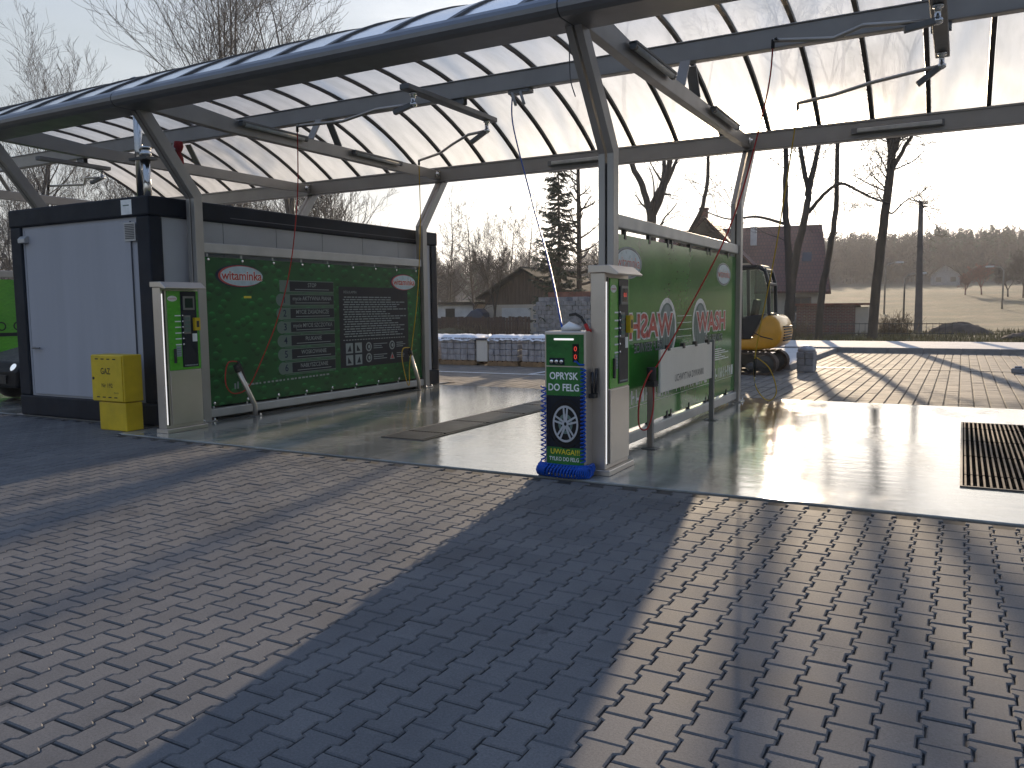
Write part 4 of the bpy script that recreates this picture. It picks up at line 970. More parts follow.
# upper body with a rounded counterweight
def rounded(x0, x1, y0, y1, z0, z1, r):
    pass
mb = MB(); mb.use('machine_yellow', True)
side = [(-.95, .53), (.75, .53), (1.12, .58), (1.24, .72), (1.27, .92), (1.22, 1.12), (1.13, 1.26), (.97, 1.30), (.86, 1.2), (.74, .95), (.64, .78), (-.95, .76)]
mb.smooth = False; mb.prism([(ex + x, z) for x, z in side], 'y', ey - .70, ey + .70); o = mb.build('house', t, bevel=.07, seg=4)
for p_ in o.data.polygons: p_.use_smooth = True
mb = MB(); mb.use('print_dark')
for k in range(6): mb.box((ex + 1.215 + .03 * math.sin(k * .5), ey - .4, .72 + k * .06), (ex + 1.285, ey + .4, .745 + k * .06))
mb.tube([(ex + .68, ey - .705, .92), (ex + .85, ey - .706, .83), (ex + 1.05, ey - .702, .78), (ex + 1.2, ey - .66, .74)], .012, 6)
mb.box((ex - .62, ey - .7035, .60), (ex - .38, ey - .7005, .68)); mb.box((ex - .30, ey - .7035, .61), (ex - .02, ey - .7005, .67)); mb.build('trim', t)
# cab
def cab_frame():
    mb = MB(); mb.use('black_plastic')
    P4 = [(-.60, .77), (-.66, 1.45), (-.50, 2.20), (-.38, 2.30), (.74, 2.33), (.90, 2.24), (.98, 1.95), (1.0, 1.30)]
    for y in (ey - .68, ey + .05):
        for a, b in zip(P4, P4[1:]): mb.beam((ex + a[0], y, a[1]), (ex + b[0], y, b[1]), .07, .08, (0, 1, 0))
        mb.beam((ex + .42, y, .77), (ex + .38, y, 2.3), .07, .09, (0, 1, 0))
        mb.beam((ex - .64, y, 1.20), (ex + .42, y, 1.20), .06, .06, (0, 1, 0))
    for a in P4: mb.beam((ex + a[0], ey - .66, a[1]), (ex + a[0], ey + .03, a[1]), .07, .07)
    mb.box((ex - .60, ey - .70, .765), (ex + .40, ey - .66, .95)); mb.prism([(ex + .44, .77), (ex + .62, .77), (ex + .85, 1.22), (ex + .95, 1.32), (ex + .44, 1.25)], 'y', ey - .70, ey - .66)
    return mb.build('cab_frame', t, bevel=.02, seg=2)
cab_frame()
mb = MB(); mb.use('black_plastic').prism([(ex - .42, 2.31), (ex + .76, 2.345), (ex + .88, 2.29), (ex + .82, 2.36), (ex - .4, 2.37)], 'y', ey - .72, ey + .09); mb.build('cab_roof', t, bevel=.02)
for nm, poly in (('window', [(-.61, 1.23), (.36, 1.23), (.34, 2.26), (-.40, 2.25), (-.48, 2.16)]), ('window', [(.46, 1.28), (.94, 1.33), (.93, 1.95), (.86, 2.2), (.74, 2.28), (.44, 2.27)]), ('window', [(-.58, .96), (.38, .96), (.38, 1.17), (-.60, 1.17)])):
    mb = MB(); mb.use('cab_glass').prism([(ex + x, z) for x, z in poly], 'y', ey - .682, ey - .676); mb.build(nm, t)
    mb = MB(); mb.use('cab_glass').prism([(ex + x, z) for x, z in poly], 'y', ey + .046, ey + .052); mb.build(nm, t)
mb = MB(); mb.use('black_rubber').box((ex + .12, ey - .52, .80), (ex + .60, ey - .08, 1.14)); mb.prism([(ex + .52, 1.1), (ex + .64, 1.1), (ex + .72, 1.62), (ex + .62, 1.64)], 'y', ey - .50, ey - .10); mb.build('seat', t, bevel=.04, seg=2)
mb = MB(); mb.use('black_plastic', True)
for y in (ey - .5, ey - .1): mb.tube([(ex - .15, y, .8), (ex - .15, y, 1.3), (ex - .1, y, 1.42)], [.03, .018, .03], 8)
mb.build('lever', t)
mb = MB(); mb.use('machine_yellow')
for a, b, wd in (((-1.0, .75), (-1.9, 2.05), .2), ((-1.9, 2.05), (-2.7, 2.0), .18)): mb.beam((ex + a[0], ey + .3, a[1]), (ex + b[0], ey + .3, b[1]), .16, wd, (0, 1, 0))
mb.build('boom', t, bevel=.02)
mb = MB(); mb.use('machine_yellow').beam((ex - 2.7, ey + .3, 2.05), (ex - 2.95, ey + .3, .75), .13, .15, (0, 1, 0)); mb.use('chrome', True).tube([(ex - 1.9, ey + .3, 2.25), (ex - 2.65, ey + .3, 2.2)], .03, 8); mb.build('dipper_arm', t, bevel=.015)
mb = MB(); mb.use('dark_steel').prism([(ex - 3.0, .8), (ex - 2.75, .7), (ex - 2.62, .35), (ex - 2.8, .10), (ex - 3.05, .05), (ex - 2.95, .3), (ex - 3.0, .55)], 'y', ey + .05, ey + .55); mb.build('bucket', t, bevel=.01)
mb = MB(); mb.use('machine_yellow').box((ex - 1.55, ey - .75, .06), (ex - 1.48, ey + .75, .40)); mb.beam((ex - 1.5, ey - .3, .24), (ex - .6, ey - .3, .28), .08, .08); mb.beam((ex - 1.5, ey + .3, .24), (ex - .6, ey + .3, .28), .08, .08); mb.build('dozer_blade', t, bevel=.01)

# stone stacks ------------------------------------------------------------------
t = thing('kerbstone_stack', 'small grey stack of kerbstones behind the excavator at the kerb corner', 'stone stack', (-3.15, 19.3, 0))
mb = MB(); mb.use('stone_block'); rr = random.Random(2)
for k in range(3):
    for i in range(2): mb.box((-3.24 + i * .19 + rr.uniform(-.02, .02), 19.05, .0 + k * .15), (-3.06 + i * .19, 19.6 + rr.uniform(-.1, .1), .0 + k * .15 + .145))
mb.build('stones', t, bevel=.012)
mb = MB(); mb.use('wrap_film', True).lathe((-3.06, 19.3, .452), (0, 0, 1), [(.20, 0), (.19, .06), (.12, .12), (.03, .14)], 9); mb.build('cover', t)
mb = MB(); mb.use('stone_block').box((.95, 20.25, -.006), (1.2, 20.4, .11)); mb.box((1.0, 20.27, .111), (1.16, 20.38, .15)); setp(mb.build('loose_kerbstone', bevel=.02), 'single dark stone left on the sunlit parking near the drain', 'stone')

def pallet(label, x0, x1, film, seed):
    rr = random.Random(seed); y0, y1 = 18.3, 19.4
    t = thing('stone_pallet', label, 'pallet', ((x0 + x1) / 2, 18.8, 0), 'wrapped pallets of paving stones in a row')
    mb = MB(); mb.use('pallet_wood')
    for y in (y0, (y0 + y1) / 2 - .05, y1 - .1): mb.box((x0, y, 0), (x1, y + .1, .1))
    for k in range(6): mb.box((x0 + k * (x1 - x0) / 6 + .02, y0, .101), (x0 + (k + 1) * (x1 - x0) / 6 - .02, y1, .125))
    mb.build('pallet_base', t)
    mb = MB(); mb.use('wrap_film' if film else 'stone_block')
    for k in range(4):
        n_ = 5
        for i in range(n_):
            w_ = (x1 - x0 - .04) / n_; j = rr.uniform(-.012, .012)
            mb.box((x0 + .02 + i * w_ + .004, y0 + .02 + j, .126 + k * .152), (x0 + .02 + (i + 1) * w_ - .004, y1 - .02, .126 + k * .152 + .148))
    mb.build('stone_layers', t, bevel=.02, seg=2)
    mb = MB(); mb.use('film_top', True); nx_, ny_ = 14, 8; vs = []
    for j in range(ny_ + 1):
        for i in range(nx_ + 1):
            edge_ = min(i, nx_ - i) == 0 or min(j, ny_ - j) == 0
            vs.append((x0 - .01 + (x1 - x0 + .02) * i / nx_, y0 - .01 + (y1 - y0 + .02) * j / ny_, (.66 if edge_ else .775) + rr.uniform(-.025, .035)))
    mb.add(vs, [(j * (nx_ + 1) + i, j * (nx_ + 1) + i + 1, (j + 1) * (nx_ + 1) + i + 1, (j + 1) * (nx_ + 1) + i) for j in range(ny_) for i in range(nx_)]); mb.build('film_cover', t)
pallet('leftmost wrapped stone pallet, mostly hidden behind the cabin corner', -13.6, -12.5, True, 1)
pallet('wrapped stone pallet, first in full view right of the cabin', -12.35, -11.25, True, 2)
pallet('wrapped stone pallet in the middle of the row', -10.85, -9.95, True, 3)
pallet('wrapped stone pallet right behind the gap with the dark strap', -9.86, -8.9, True, 4)
pallet('wrapped stone pallet hidden behind the spray unit, last of the row', -8.82, -7.8, True, 5)
mb = MB(); mb.use('board_white').box((-11.22, 18.35, .1), (-10.88, 18.95, .66)); mb.use('blue_tarp').box((-11.24, 18.33, .661), (-10.87, 18.97, .72)); setp(mb.build('carton', bevel=.01), 'beige carton with blue lid wedged between the first and middle pallets', 'carton')

# ------------------------------------------------------------------ car in the far bay
t = thing('parked_car', 'black car with its headlamp showing at the left edge of the cabin', 'car', (-14.0, 9.8, 0))
cx_, cy_ = -14.06, 7.55      # nose at cy_, faces the camera
prof = [(0.0, .30), (.02, .55), (.12, .68), (.9, .86), (1.15, .92), (1.75, 1.36), (2.2, 1.45), (3.2, 1.42), (3.9, 1.05), (4.3, .98), (4.38, .6), (4.35, .28), (3.9, .24), (.4, .24)]
mb = MB(); mb.use('car_paint')
secs = [(-.86, .0), (-.80, .06), (0, .10), (.80, .06), (.86, .0)]
n_ = len(prof); vs = []
for sx, up in secs:
    for y, z in prof:
        taper = 1 - (.16 * max(0, (z - .9) / .55)); front = 1 - .10 * max(0, .5 - y)
        vs.append((cx_ + sx * taper * front, cy_ + y + (.12 if abs(sx) > .83 and y < .2 else 0), z + (up * .35 if z > .6 else 0)))
fs = [(i * n_ + j, i * n_ + (j + 1) % n_, (i + 1) * n_ + (j + 1) % n_, (i + 1) * n_ + j) for i in range(len(secs) - 1) for j in range(n_)]
fs += [tuple(range(n_))[::-1], tuple((len(secs) - 1) * n_ + j for j in range(n_))]
mb.add(vs, fs); mb.build('body', t, bevel=.03, seg=2)
for s in (-1, 1):
    mb = MB(); mb.use('headlamp', True).lathe((cx_ + s * .58, cy_ + .10, .60), (0, -1, .3), [(.085, 0), (.08, .03), (.045, .055), (.0, .06)], 14); mb.build('headlight', t)
    for yw in (.85, 3.5):
        mb = MB(); mb.use('black_rubber', True).lathe((cx_ + s * .66, cy_ + yw, .31), (s, 0, 0), [(.2, 0), (.31, .01), (.31, .2), (.2, .22)], 24); w_ = mb.build('wheel', t)
        mb = MB(); mb.use('galvanised', True).lathe((cx_ + s * .87, cy_ + yw, .31), (s, 0, 0), [(.2, 0), (.19, .012), (.05, .015)], 18); mb.build('rim', w_)
mb = MB(); mb.use('glass_dark').prism([(cy_ + 1.14, .945), (cy_ + 1.76, 1.405), (cy_ + 1.75, 1.41), (cy_ + 1.10, .955)], 'x', cx_ - .66, cx_ + .66); mb.build('windscreen', t)
mb = MB(); mb.use('black_plastic').box((cx_ - .5, cy_ - .015, .36), (cx_ + .5, cy_ + .02, .50)); mb.build('grille', t)
mb = MB(); mb.use('black_plastic').box((cx_ + .78, cy_ + 1.35, .95), (cx_ + .96, cy_ + 1.45, 1.07)); mb.build('mirror', t, bevel=.03)

# ------------------------------------------------------------------ buildings
def gz(x, y): return float(hgt(np.array(x), np.array(y)))
t = thing('barn', 'brown wooden barn with dark gable roof beyond the fence and pallets', 'barn', (-23.3, 46, 0))
bx0, bx1, by0, by1 = -26.2, -20.6, 44.0, 51.0; xm = (bx0 + bx1) / 2
mb = MB(); mb.use('plaster').box((bx0, by0, -.2), (bx1, by1, 1.7)); mb.build('lower_wall', t)
mb = MB(); mb.use('wood_plank').prism([(bx0, 1.702), (bx1, 1.702), (bx1, 2.15), (xm, 3.72), (bx0, 2.15)], 'y', by0 + .02, by1 - .02)
for k in range(22): mb.box((bx0 + .1 + k * .255, by0 - .012, 1.71), (bx0 + .14 + k * .255, by0 + .019, 2.15 + min(k, 21 - k) * .135))
mb.build('gable', t)
mb = MB(); mb.use('roof_dark')
for s in (-1, 1): mb.beam((xm + s * 1.55, by0 - .5, 2.95 + .06), (xm + s * 1.55, by1 + .4, 2.95 + .06), 3.75, .12, Vector((s * 1.57, 0, 2.8)))
mb.build('roof', t)
mb = MB(); mb.use('plaster_white').box((bx0 + 1.2, by0 - .03, .5), (bx0 + 3.2, by0 - .001, 1.5)); mb.build('door', t)
t = thing('low_shed', 'low pale shed with dark doorway left of the barn', 'shed', (-29, 45, 0))
mb = MB(); mb.use('plaster_white').box((-31.5, 44.2, -.2), (-27.2, 47, 1.75)); mb.build('wall', t)
mb = MB(); mb.use('roof_dark').box((-31.8, 43.9, 1.751), (-26.9, 47.3, 1.92)); mb.build('roof', t)
mb = MB(); mb.use('print_black').box((-29.3, 44.17, .1), (-28.6, 44.199, 1.5)); mb.build('door', t)
t = thing('trailer_load', 'blue tarpaulin cover heaped between the low shed and the barn', 'tarpaulin', (-26.9, 43.5, 0))
mb = MB(); mb.use('blue_tarp').prism([(-27.4, 0), (-25.7, 0), (-25.75, 1.2), (-26.1, 1.5), (-26.6, 1.35), (-27.3, .7)], 'y', 42.9, 43.8); mb.build('cover', t, bevel=.08, seg=2)
t = thing('board_fence', 'brown close-boarded fence running behind the stone pallets', 'fence', (-26, 40.5, 0))
rr = random.Random(5); mb = MB(); mb.use('fence_wood')
for k in range(64):
    x = -34 + k * .2; mb.box((x + .01, 40.5 + rr.uniform(-.01, .01), -.15), (x + .185, 40.53, .98 + rr.uniform(-.04, .05)))
mb.build('boards', t)
mb = MB(); mb.use('fence_wood').box((-34, 40.54, .2), (-21.2, 40.6, .28)).box((-34, 40.54, .7), (-21.2, 40.6, .78)); mb.build('rail', t)
for k in range(7):
    mb = MB(); mb.use('fence_wood').box((-34 + k * 2.1, 40.61, -.2), (-33.9 + k * 2.1, 40.7, 1.0)); mb.build('post', t)
t = thing('block_stack', 'tall grey-blue stack of concrete blocks under the spruce', 'block stack', (-18.9, 40, 0))
mb = MB(); mb.use('stone_block')
for k in range(9):
    for i in range(11):
        if k == 8 and i % 3 == 0: continue
        x = -20.6 + i * .34 + (.17 if k % 2 else 0); mb.box((x + .008, 39.7 + rr.uniform(-.03, .03), -.05 + k * .235), (x + .332, 40.7, -.05 + k * .235 + .225))
mb.build('blocks', t, bevel=.015)
mb = MB(); mb.use('rust_red').box((-20.2, 40.75, 1.6), (-14.5, 44, 2.35)); mb.build('rear_pile', t)
# house
t = thing('red_roofed_house', 'cream house with red tiled roof and front gable behind the bare trees', 'house', (-13, 68, .3))
hx0, hx1, hy0, hy1, rz, ezz = -22.5, -9.9, 65.5, 73.5, 7.9, 2.9
mb = MB(); mb.use('plaster').box((hx0, hy0, -.3), (hx1, hy1, ezz + .2)); mb.use('roof_dark').prism([(hy0, ezz + .2), (hy1, ezz + .2), ((hy0 + hy1) / 2, rz - .15)], 'x', hx1 - .3, hx1); mb.build('wall', t)
mb = MB(); mb.use('roof_tiles')
ym = (hy0 + hy1) / 2
for s in (-1, 1):
    a = (hx0 - .4, ym, rz); 
    vs = [(hx0 - .4, ym, rz), (hx1 + .0, ym, rz), (hx1 + .75, ym + s * 4.7, ezz - .35), (hx0 - .4, ym + s * 4.7, ezz - .35)]
    vs += [(x, y, z - .16) for x, y, z in vs]
    mb.add(vs, [(0, 1, 2, 3), (7, 6, 5, 4), (0, 4, 5, 1), (1, 5, 6, 2), (2, 6, 7, 3), (3, 7, 4, 0)])
r_ = mb.build('roof', t)
mb = MB(); mb.use('plaster_white').box((-15.2, 67.3, 6.3), (-14.75, 67.8, 7.75)); mb.build('chimney', r_)
for k, xs_ in enumerate((-12.0, -10.9)):
    mb = MB(); mb.use('glass_dark'); zz = 5.2
    n3 = Vector((0, -(rz - ezz + .35), 4.7)).normalized(); c_ = Vector((xs_, ym - 4.7 * (rz - zz) / (rz - ezz + .35), zz)) + n3 * .05; uu = Vector((0, 4.7, rz - ezz + .35)).normalized()
    q = [c_ + Vector((1, 0, 0)) * i * .35 + uu * j * .5 for i, j in ((-1, -1), (1, -1), (1, 1), (-1, 1))]; mb.add(q, [(0, 1, 2, 3)]); mb.build('skylight', r_)
# front wing with gable
gx0, gx1, gy = -21.4, -14.6, 61.5; gm = (gx0 + gx1) / 2
mb = MB(); mb.use('plaster').box((gx0, gy, -.3), (gx1, hy0 - .01, 4.6)); mb.use('roof_dark').prism([(gx0, 4.601), (gx1, 4.601), (gm, 7.85)], 'y', gy + .02, hy0 - .02); mb.build('wing_wall', t)
mb = MB(); mb.use('roof_tiles')
for s in (-1, 1):
    vs = [(gm, gy - .6, 8.2), (gm, 70.5, 8.2), (gm + s * 4.3, 70.5, 3.8), (gm + s * 4.3, gy - .6, 3.8)]; vs += [(x, y, z - .18) for x, y, z in vs]
    mb.add(vs, [(0, 1, 2, 3), (7, 6, 5, 4), (0, 4, 5, 1), (1, 5, 6, 2), (2, 6, 7, 3), (3, 7, 4, 0)])
r2 = mb.build('wing_roof', t)
mb = MB(); mb.use('rust_red').box((gm - .5, 62.6, 7.4), (gm + .05, 63.2, 8.8)); mb.box((gm - .56, 62.53, 8.8), (gm + .11, 63.27, 8.92)); mb.build('chimney', r2)
for xw in (-11.2,):
    mb = MB(); mb.use('wood_plank').box((xw - .75, hy0 - .06, .9), (xw + .75, hy0 - .001, 2.1)); f_ = mb.build('window', t)
    mb = MB(); mb.use('glass_dark').box((xw - .65, hy0 - .07, 1.0), (xw - .03, hy0 - .061, 2.0)).box((xw + .03, hy0 - .07, 1.0), (xw + .65, hy0 - .061, 2.0)); mb.build('pane', f_)
mb = MB(); mb.use('wood_plank').box((-20.6, gy - .06, 1.0), (-19.4, gy - .001, 2.3)); mb.build('window', t)
mb = MB(); mb.use('stone_block').box((-12.3, 63.9, -.2), (-9.4, 65.4, .75)); mb.build('terrace', t)
bpy.data.objects['red_roofed_house'].rotation_euler.z = R(7)
t = thing('brick_outbuilding', 'low dark red brick outbuilding between the slim trees', 'outbuilding', (-5.2, 46, 0))
mb = MB(); mb.use('brick_wall').box((-7.6, 44.5, -.2), (-4.75, 47, 1.45)); mb.build('wall', t)
mb = MB(); mb.use('plaster').box((-4.749, 44.55, -.2), (-4.15, 47, 1.35)); mb.build('end_wall', t)
mb = MB(); mb.use('rust_red').box((-7.8, 44.3, 1.451), (-4.0, 47.2, 1.56)); mb.build('roof', t)
t = thing('wire_fence', 'low rusty garden fence between the tree trunks before the outbuilding', 'fence', (-5, 42, 0))
mb = MB(); mb.use('dark_steel')
for k in range(36): mb.box((-9.5 + k * .26, 41.98, -.1), (-9.48 + k * .26, 42.0, .62))
mb.build('pickets', t)
mb = MB(); mb.use('dark_steel').box((-9.5, 41.96, .55), (-.3, 41.978, .59)).box((-9.5, 41.96, .1), (-.3, 41.978, .14)); mb.build('rail', t)
zf = gz(-2.2, 160)
t = thing('farm_house', 'hazy grey house at the foot of the wooded hill beyond the field', 'house', (-2.4, 160, zf))
mb = MB(); mb.use('stone_block').box((-5, 158, zf - .5), (-.6, 166, zf + 1.7)); mb.prism([(-5, zf + 1.701), (-.6, zf + 1.701), (-2.8, zf + 3.4)], 'y', 158.02, 165.9); mb.build('wall', t)
mb = MB(); mb.use('roof_dark')
for s in (-1, 1): mb.beam((-2.8 + s * 1.4, 157.5, zf + 2.55), (-2.8 + s * 1.4, 166.4, zf + 2.55), 3.5, .15, Vector((s * 1.7, 0, 2.2)))
mb.build('roof', t)
mb = MB(); mb.use('glass_dark').box((-4.2, 157.95, zf + .5), (-3.4, 157.999, zf + 1.3)); mb.build('window', t)
mb = MB(); mb.use('glass_dark').box((-2.0, 157.95, zf + .5), (-1.2, 157.999, zf + 1.3)); mb.build('window', t)
# pole and lamps
t = thing('utility_pole', 'tall concrete utility pole at the field edge with one overhead wire', 'utility pole', (-1.95, 46.4, 0))
mb = MB(); mb.use('pole_concrete').add([(-1.95 + sx * (.19 - .09 * k) - .08 * k, 46.4 + sy * (.19 - .09 * k), -.2 + k * 6.8) for k in (0, 1) for sx, sy in ((-1, -1), (1, -1), (1, 1), (-1, 1))], [(0, 1, 5, 4), (1, 2, 6, 5), (2, 3, 7, 6), (3, 0, 4, 7), (4, 5, 6, 7)]); mb.build('shaft', t)
mb = MB(); mb.use('pole_concrete', True)
for z in (6.35, 6.5): mb.lathe((-1.92, 46.4, z), (1, 0, 0), [(.03, 0), (.05, .04), (.03, .08), (.05, .12), (.02, .2)], 8)
mb.build('insulator', t)
wp = [(-1.75 + 46 * u, 46.4 + 12 * u, 6.42 - 3.2 * u * (1 - u) + .6 * u) for u in np.linspace(0, 1, 24)]
mb = MB(); mb.use('dark_steel', True).tube(wp, .016, 4); mb.build('wire', t)
def street_lamp(label, x, y, h, s):
    z = gz(x, y); t = thing('street_lamp', label, 'street lamp', (x, y, z), 'distant street lamps')
    mb = MB(); mb.use('galvanised', True).tube([(x, y, z - .2), (x, y, z + h - .3), (x + s * .25, y, z + h), (x + s * 1.0, y, z + h + .08)], [.09, .06, .05, .04], 6); mb.build('pole', t)
    mb = MB(); mb.use('lamp_tube').box((x + s * .8, y - .12, z + h + .02), (x + s * 1.5, y + .12, z + h + .16)); mb.build('lamp_head', t, bevel=.03)
street_lamp('street lamp by the red bushes at the right', 3.25, 90, 3.9, -1)
street_lamp('street lamp nearest the left side of the utility pole', -4.0, 70, 3.6, 1)
street_lamp('street lamp in front of the leaning roadside trunk', -6.3, 82, 4.6, 1)
# ------------------------------------------------------------------ vegetation
class Branches:
    """collects tapered limbs: thick ones go to the trunk mesh, thin ones to the crown mesh"""
    def __init__(s): s.t = ([], []); s.c = ([], [])
    def tube(s, pts, r0, r1, n, dst):
        V, F = dst; b = len(V); k = len(pts)
        u = None
        for i, p in enumerate(pts):
            d = (pts[min(i + 1, k - 1)] - pts[max(i - 1, 0)]).normalized()
            if u is None: u = d.orthogonal().normalized()
            u = u - d * u.dot(d); u = u.normalized() if u.length > 1e-5 else d.orthogonal().normalized(); w_ = d.cross(u)
            r = r0 + (r1 - r0) * i / (k - 1)
            for j in range(n):
                a = 2 * math.pi * j / n; V.append(p + u * (r * math.cos(a)) + w_ * (r * math.sin(a)))
        for i in range(k - 1):
            for j in range(n): F.append((b + i * n + j, b + i * n + (j + 1) % n, b + (i + 1) * n + (j + 1) % n, b + (i + 1) * n + j))
    def limb(s, rg, p, d, L, r, lev, kids, seg=5, wob=.16, up=.10, thick=.03, spread=(.5, 1.0), taper=.35, minr=.006, blen=1.0):
        pts = [p.copy()]; d = d.normalized()
        for i in range(seg):
            d = (d + Vector((rg.gauss(0, wob), rg.gauss(0, wob), rg.gauss(0, wob) + up))).normalized(); pts.append(pts[-1] + d * (L / seg))
        s.tube(pts, r, max(r * taper, minr), 8 if r > .12 else 5 if r > .035 else 3, s.t if r > thick else s.c)
        if lev < len(kids):
            for k in range(kids[lev]):
                f = .22 + .78 * (k + rg.random()) / kids[lev]; i = min(int(f * seg), seg - 1); q = pts[i].lerp(pts[i + 1], f * seg - i)
                dd = (pts[i + 1] - pts[i]).normalized(); az = rg.uniform(0, 6.283); o = dd.orthogonal().normalized(); o = Matrix.Rotation(az, 3, dd) @ o
                a = rg.uniform(*spread)
                nl = L * rg.uniform(.38, .62) * (1.15 - .5 * f) * (blen if lev == 0 else 1); nr = max(minr, r * (1 - f * (1 - taper)) * rg.uniform(.42, .6))
                s.limb(rg, q, dd * math.cos(a) + o * math.sin(a), nl, nr, lev + 1, kids, max(3, seg - 1), wob * 1.15, up, thick, (.5, 1.0) if blen < 1 else spread, taper, minr, blen)
        return pts
    def finish(s, t, loc, bark='bark', twig='twig'):
        for nm, (V, F), m_ in (('trunk', s.t, bark), ('crown', s.c, twig)):
            if not F: continue
            a = np.array([tuple(v) for v in V])
            np_mesh(nm, a, np.array(F), [m_], t, smooth=True)
def bare_tree(label, loc, seed, h, r, kids=(13, 8, 7), lean=(0, 0), fork=0, group='tall bare trees around the site', name='bare_tree', **kw):
    t = thing(name, label, 'tree', loc, group); rg = random.Random(seed); B = Branches()
    if fork:
        base = B.limb(rg, Vector((0, 0, -.3)), Vector((lean[0], lean[1], 1)), h * .25, r, 9, (), 4, .04, .1, taper=.8)
        for k in range(fork):
            a = 6.283 * k / fork + rg.uniform(0, 1)
            B.limb(rg, base[-1] - Vector((0, 0, .1)), Vector((math.cos(a) * .17, math.sin(a) * .17, 1)), h * rg.uniform(.62, .78), r * .68, 0, kids, 8, .07, .12, taper=.12, **kw)
    else: B.limb(rg, Vector((0, 0, -.3)), Vector((lean[0], lean[1], 1)), h, r, 0, kids, 10, .045, .08, taper=.10, **kw)
    B.finish(t, loc); return t
gL = 'tall bare trees behind the cabin'
TW = dict(minr=.010)
bare_tree('tall bare tree at the far left rising over the canopy with airy crown', (-68, 41, 0), 21, 22, .30, (12, 9, 7), fork=2, group=gL, **TW)
bare_tree('many-stemmed bare tree over the canopy, left one of the pair above the gutter', (-44, 40, 0), 22, 25, .30, (14, 9, 7), fork=3, group=gL, **TW)
bare_tree('bare tree with slanting limbs over the canopy, right one of the pair above the gutter', (-38.5, 40, 0), 23, 24, .28, (13, 9, 7), fork=2, group=gL, **TW)
# darker belt of trees behind the cabin: two kinds, repeated
pr1 = bare_tree('belt tree', (-60, 52, 0), 31, 13, .2, (16, 9, 5), group='row of dense bare trees low behind the cabin', minr=.014)
pr2 = bare_tree('belt tree', (-56, 55, 0), 32, 11, .18, (12, 8, 4), fork=2, group='row of dense bare trees low behind the cabin', minr=.014)
setp(pr1, 'dense single-stemmed bare tree in the low row behind the cabin'); setp(pr2, 'dense forked bare tree in the low row behind the cabin')
rr = random.Random(9)
for k in range(22):
    src = (pr1, pr2)[k % 2]; x = -84 + k * 1.95 + rr.uniform(-.8, .8)
    c = copy_tree(src, (x, 50 + rr.uniform(-4, 8), -.1), rr.uniform(0, 6.28))
# roadside trees on the right with known trunks
def trunk_tree(label, base, limbs, seed, kids=(7, 6, 5), twl=1.0):
    t = thing('roadside_tree', label, 'tree', base, 'old bare trees between the parking and the house'); rg = random.Random(seed); B = Branches(); b = Vector(base)
    for pts, r0, r1 in limbs:
        P4 = [Vector(p) - b for p in pts]; out_ = []
        for i in range(len(P4) - 1):
            a = P4[max(i - 1, 0)]; p = P4[i]; c = P4[i + 1]; d = P4[min(i + 2, len(P4) - 1)]
            for k in range(5):
                u = k / 5; out_.append(.5 * ((2 * p) + (c - a) * u + (2 * a - 5 * p + 4 * c - d) * u * u + (3 * p - a - 3 * c + d) * u ** 3) + Vector((rg.gauss(0, .012), rg.gauss(0, .012), 0)))
        out_.append(P4[-1]); B.tube(out_, r0, r1, 9, B.t)
        n_ = len(out_); hi = out_[-1]
        # side shoots and twigs
        for k in range(kids[0]):
            i = rg.randrange(int(n_ * .45), n_ - 1); dd = (out_[i + 1] - out_[i]).normalized(); o = Matrix.Rotation(rg.uniform(0, 6.28), 3, dd) @ dd.orthogonal().normalized()
            B.limb(rg, out_[i], dd * .5 + o, rg.uniform(1.2, 2.6) * twl, max(.018, r1 * .28), 1, kids, 5, .2, .05, minr=.007)
        if r1 > .045:
            for k in range(3 if kids[0] > 5 else 2): B.limb(rg, hi, (out_[-1] - out_[-3]).normalized() + Vector((rg.gauss(0, .4), rg.gauss(0, .4), .3)), rg.uniform(3, 5), r1 * .8, 0, (6, 6, 5) if kids[0] > 5 else (4, 4, 3), 7, .12, .06, minr=.009)
    B.finish(t, base); return t
trunk_tree('thick forked tree rising above the glossy green sheet', (-12.5, 36, -.1), [
    ([(-12.5, 36, -.2), (-12.53, 36, 3), (-12.57, 36, 5.4), (-12.6, 36, 5.9)], .23, .21),
    ([(-12.58, 36, 5.6), (-13.0, 36, 6.97), (-13.6, 36, 8.24), (-14.0, 36.3, 10.5), (-14.2, 36.8, 13)], .16, .08),
    ([(-12.56, 36, 5.5), (-12.1, 36, 6.46), (-11.7, 36, 8.04), (-11.5, 35.8, 10), (-11.6, 35.5, 13)], .16, .08)], 41, (4, 4, 3))
trunk_tree('slim crooked tree curving up just right of the thick forked one', (-12.1, 38, -.1), [
    ([(-12.1, 38, -.2), (-11.9, 38, 3.0), (-11.4, 38, 4.83), (-10.75, 38, 6.17), (-10.54, 38, 7.98), (-10.7, 38, 11)], .15, .06)], 42, (4, 4, 3))
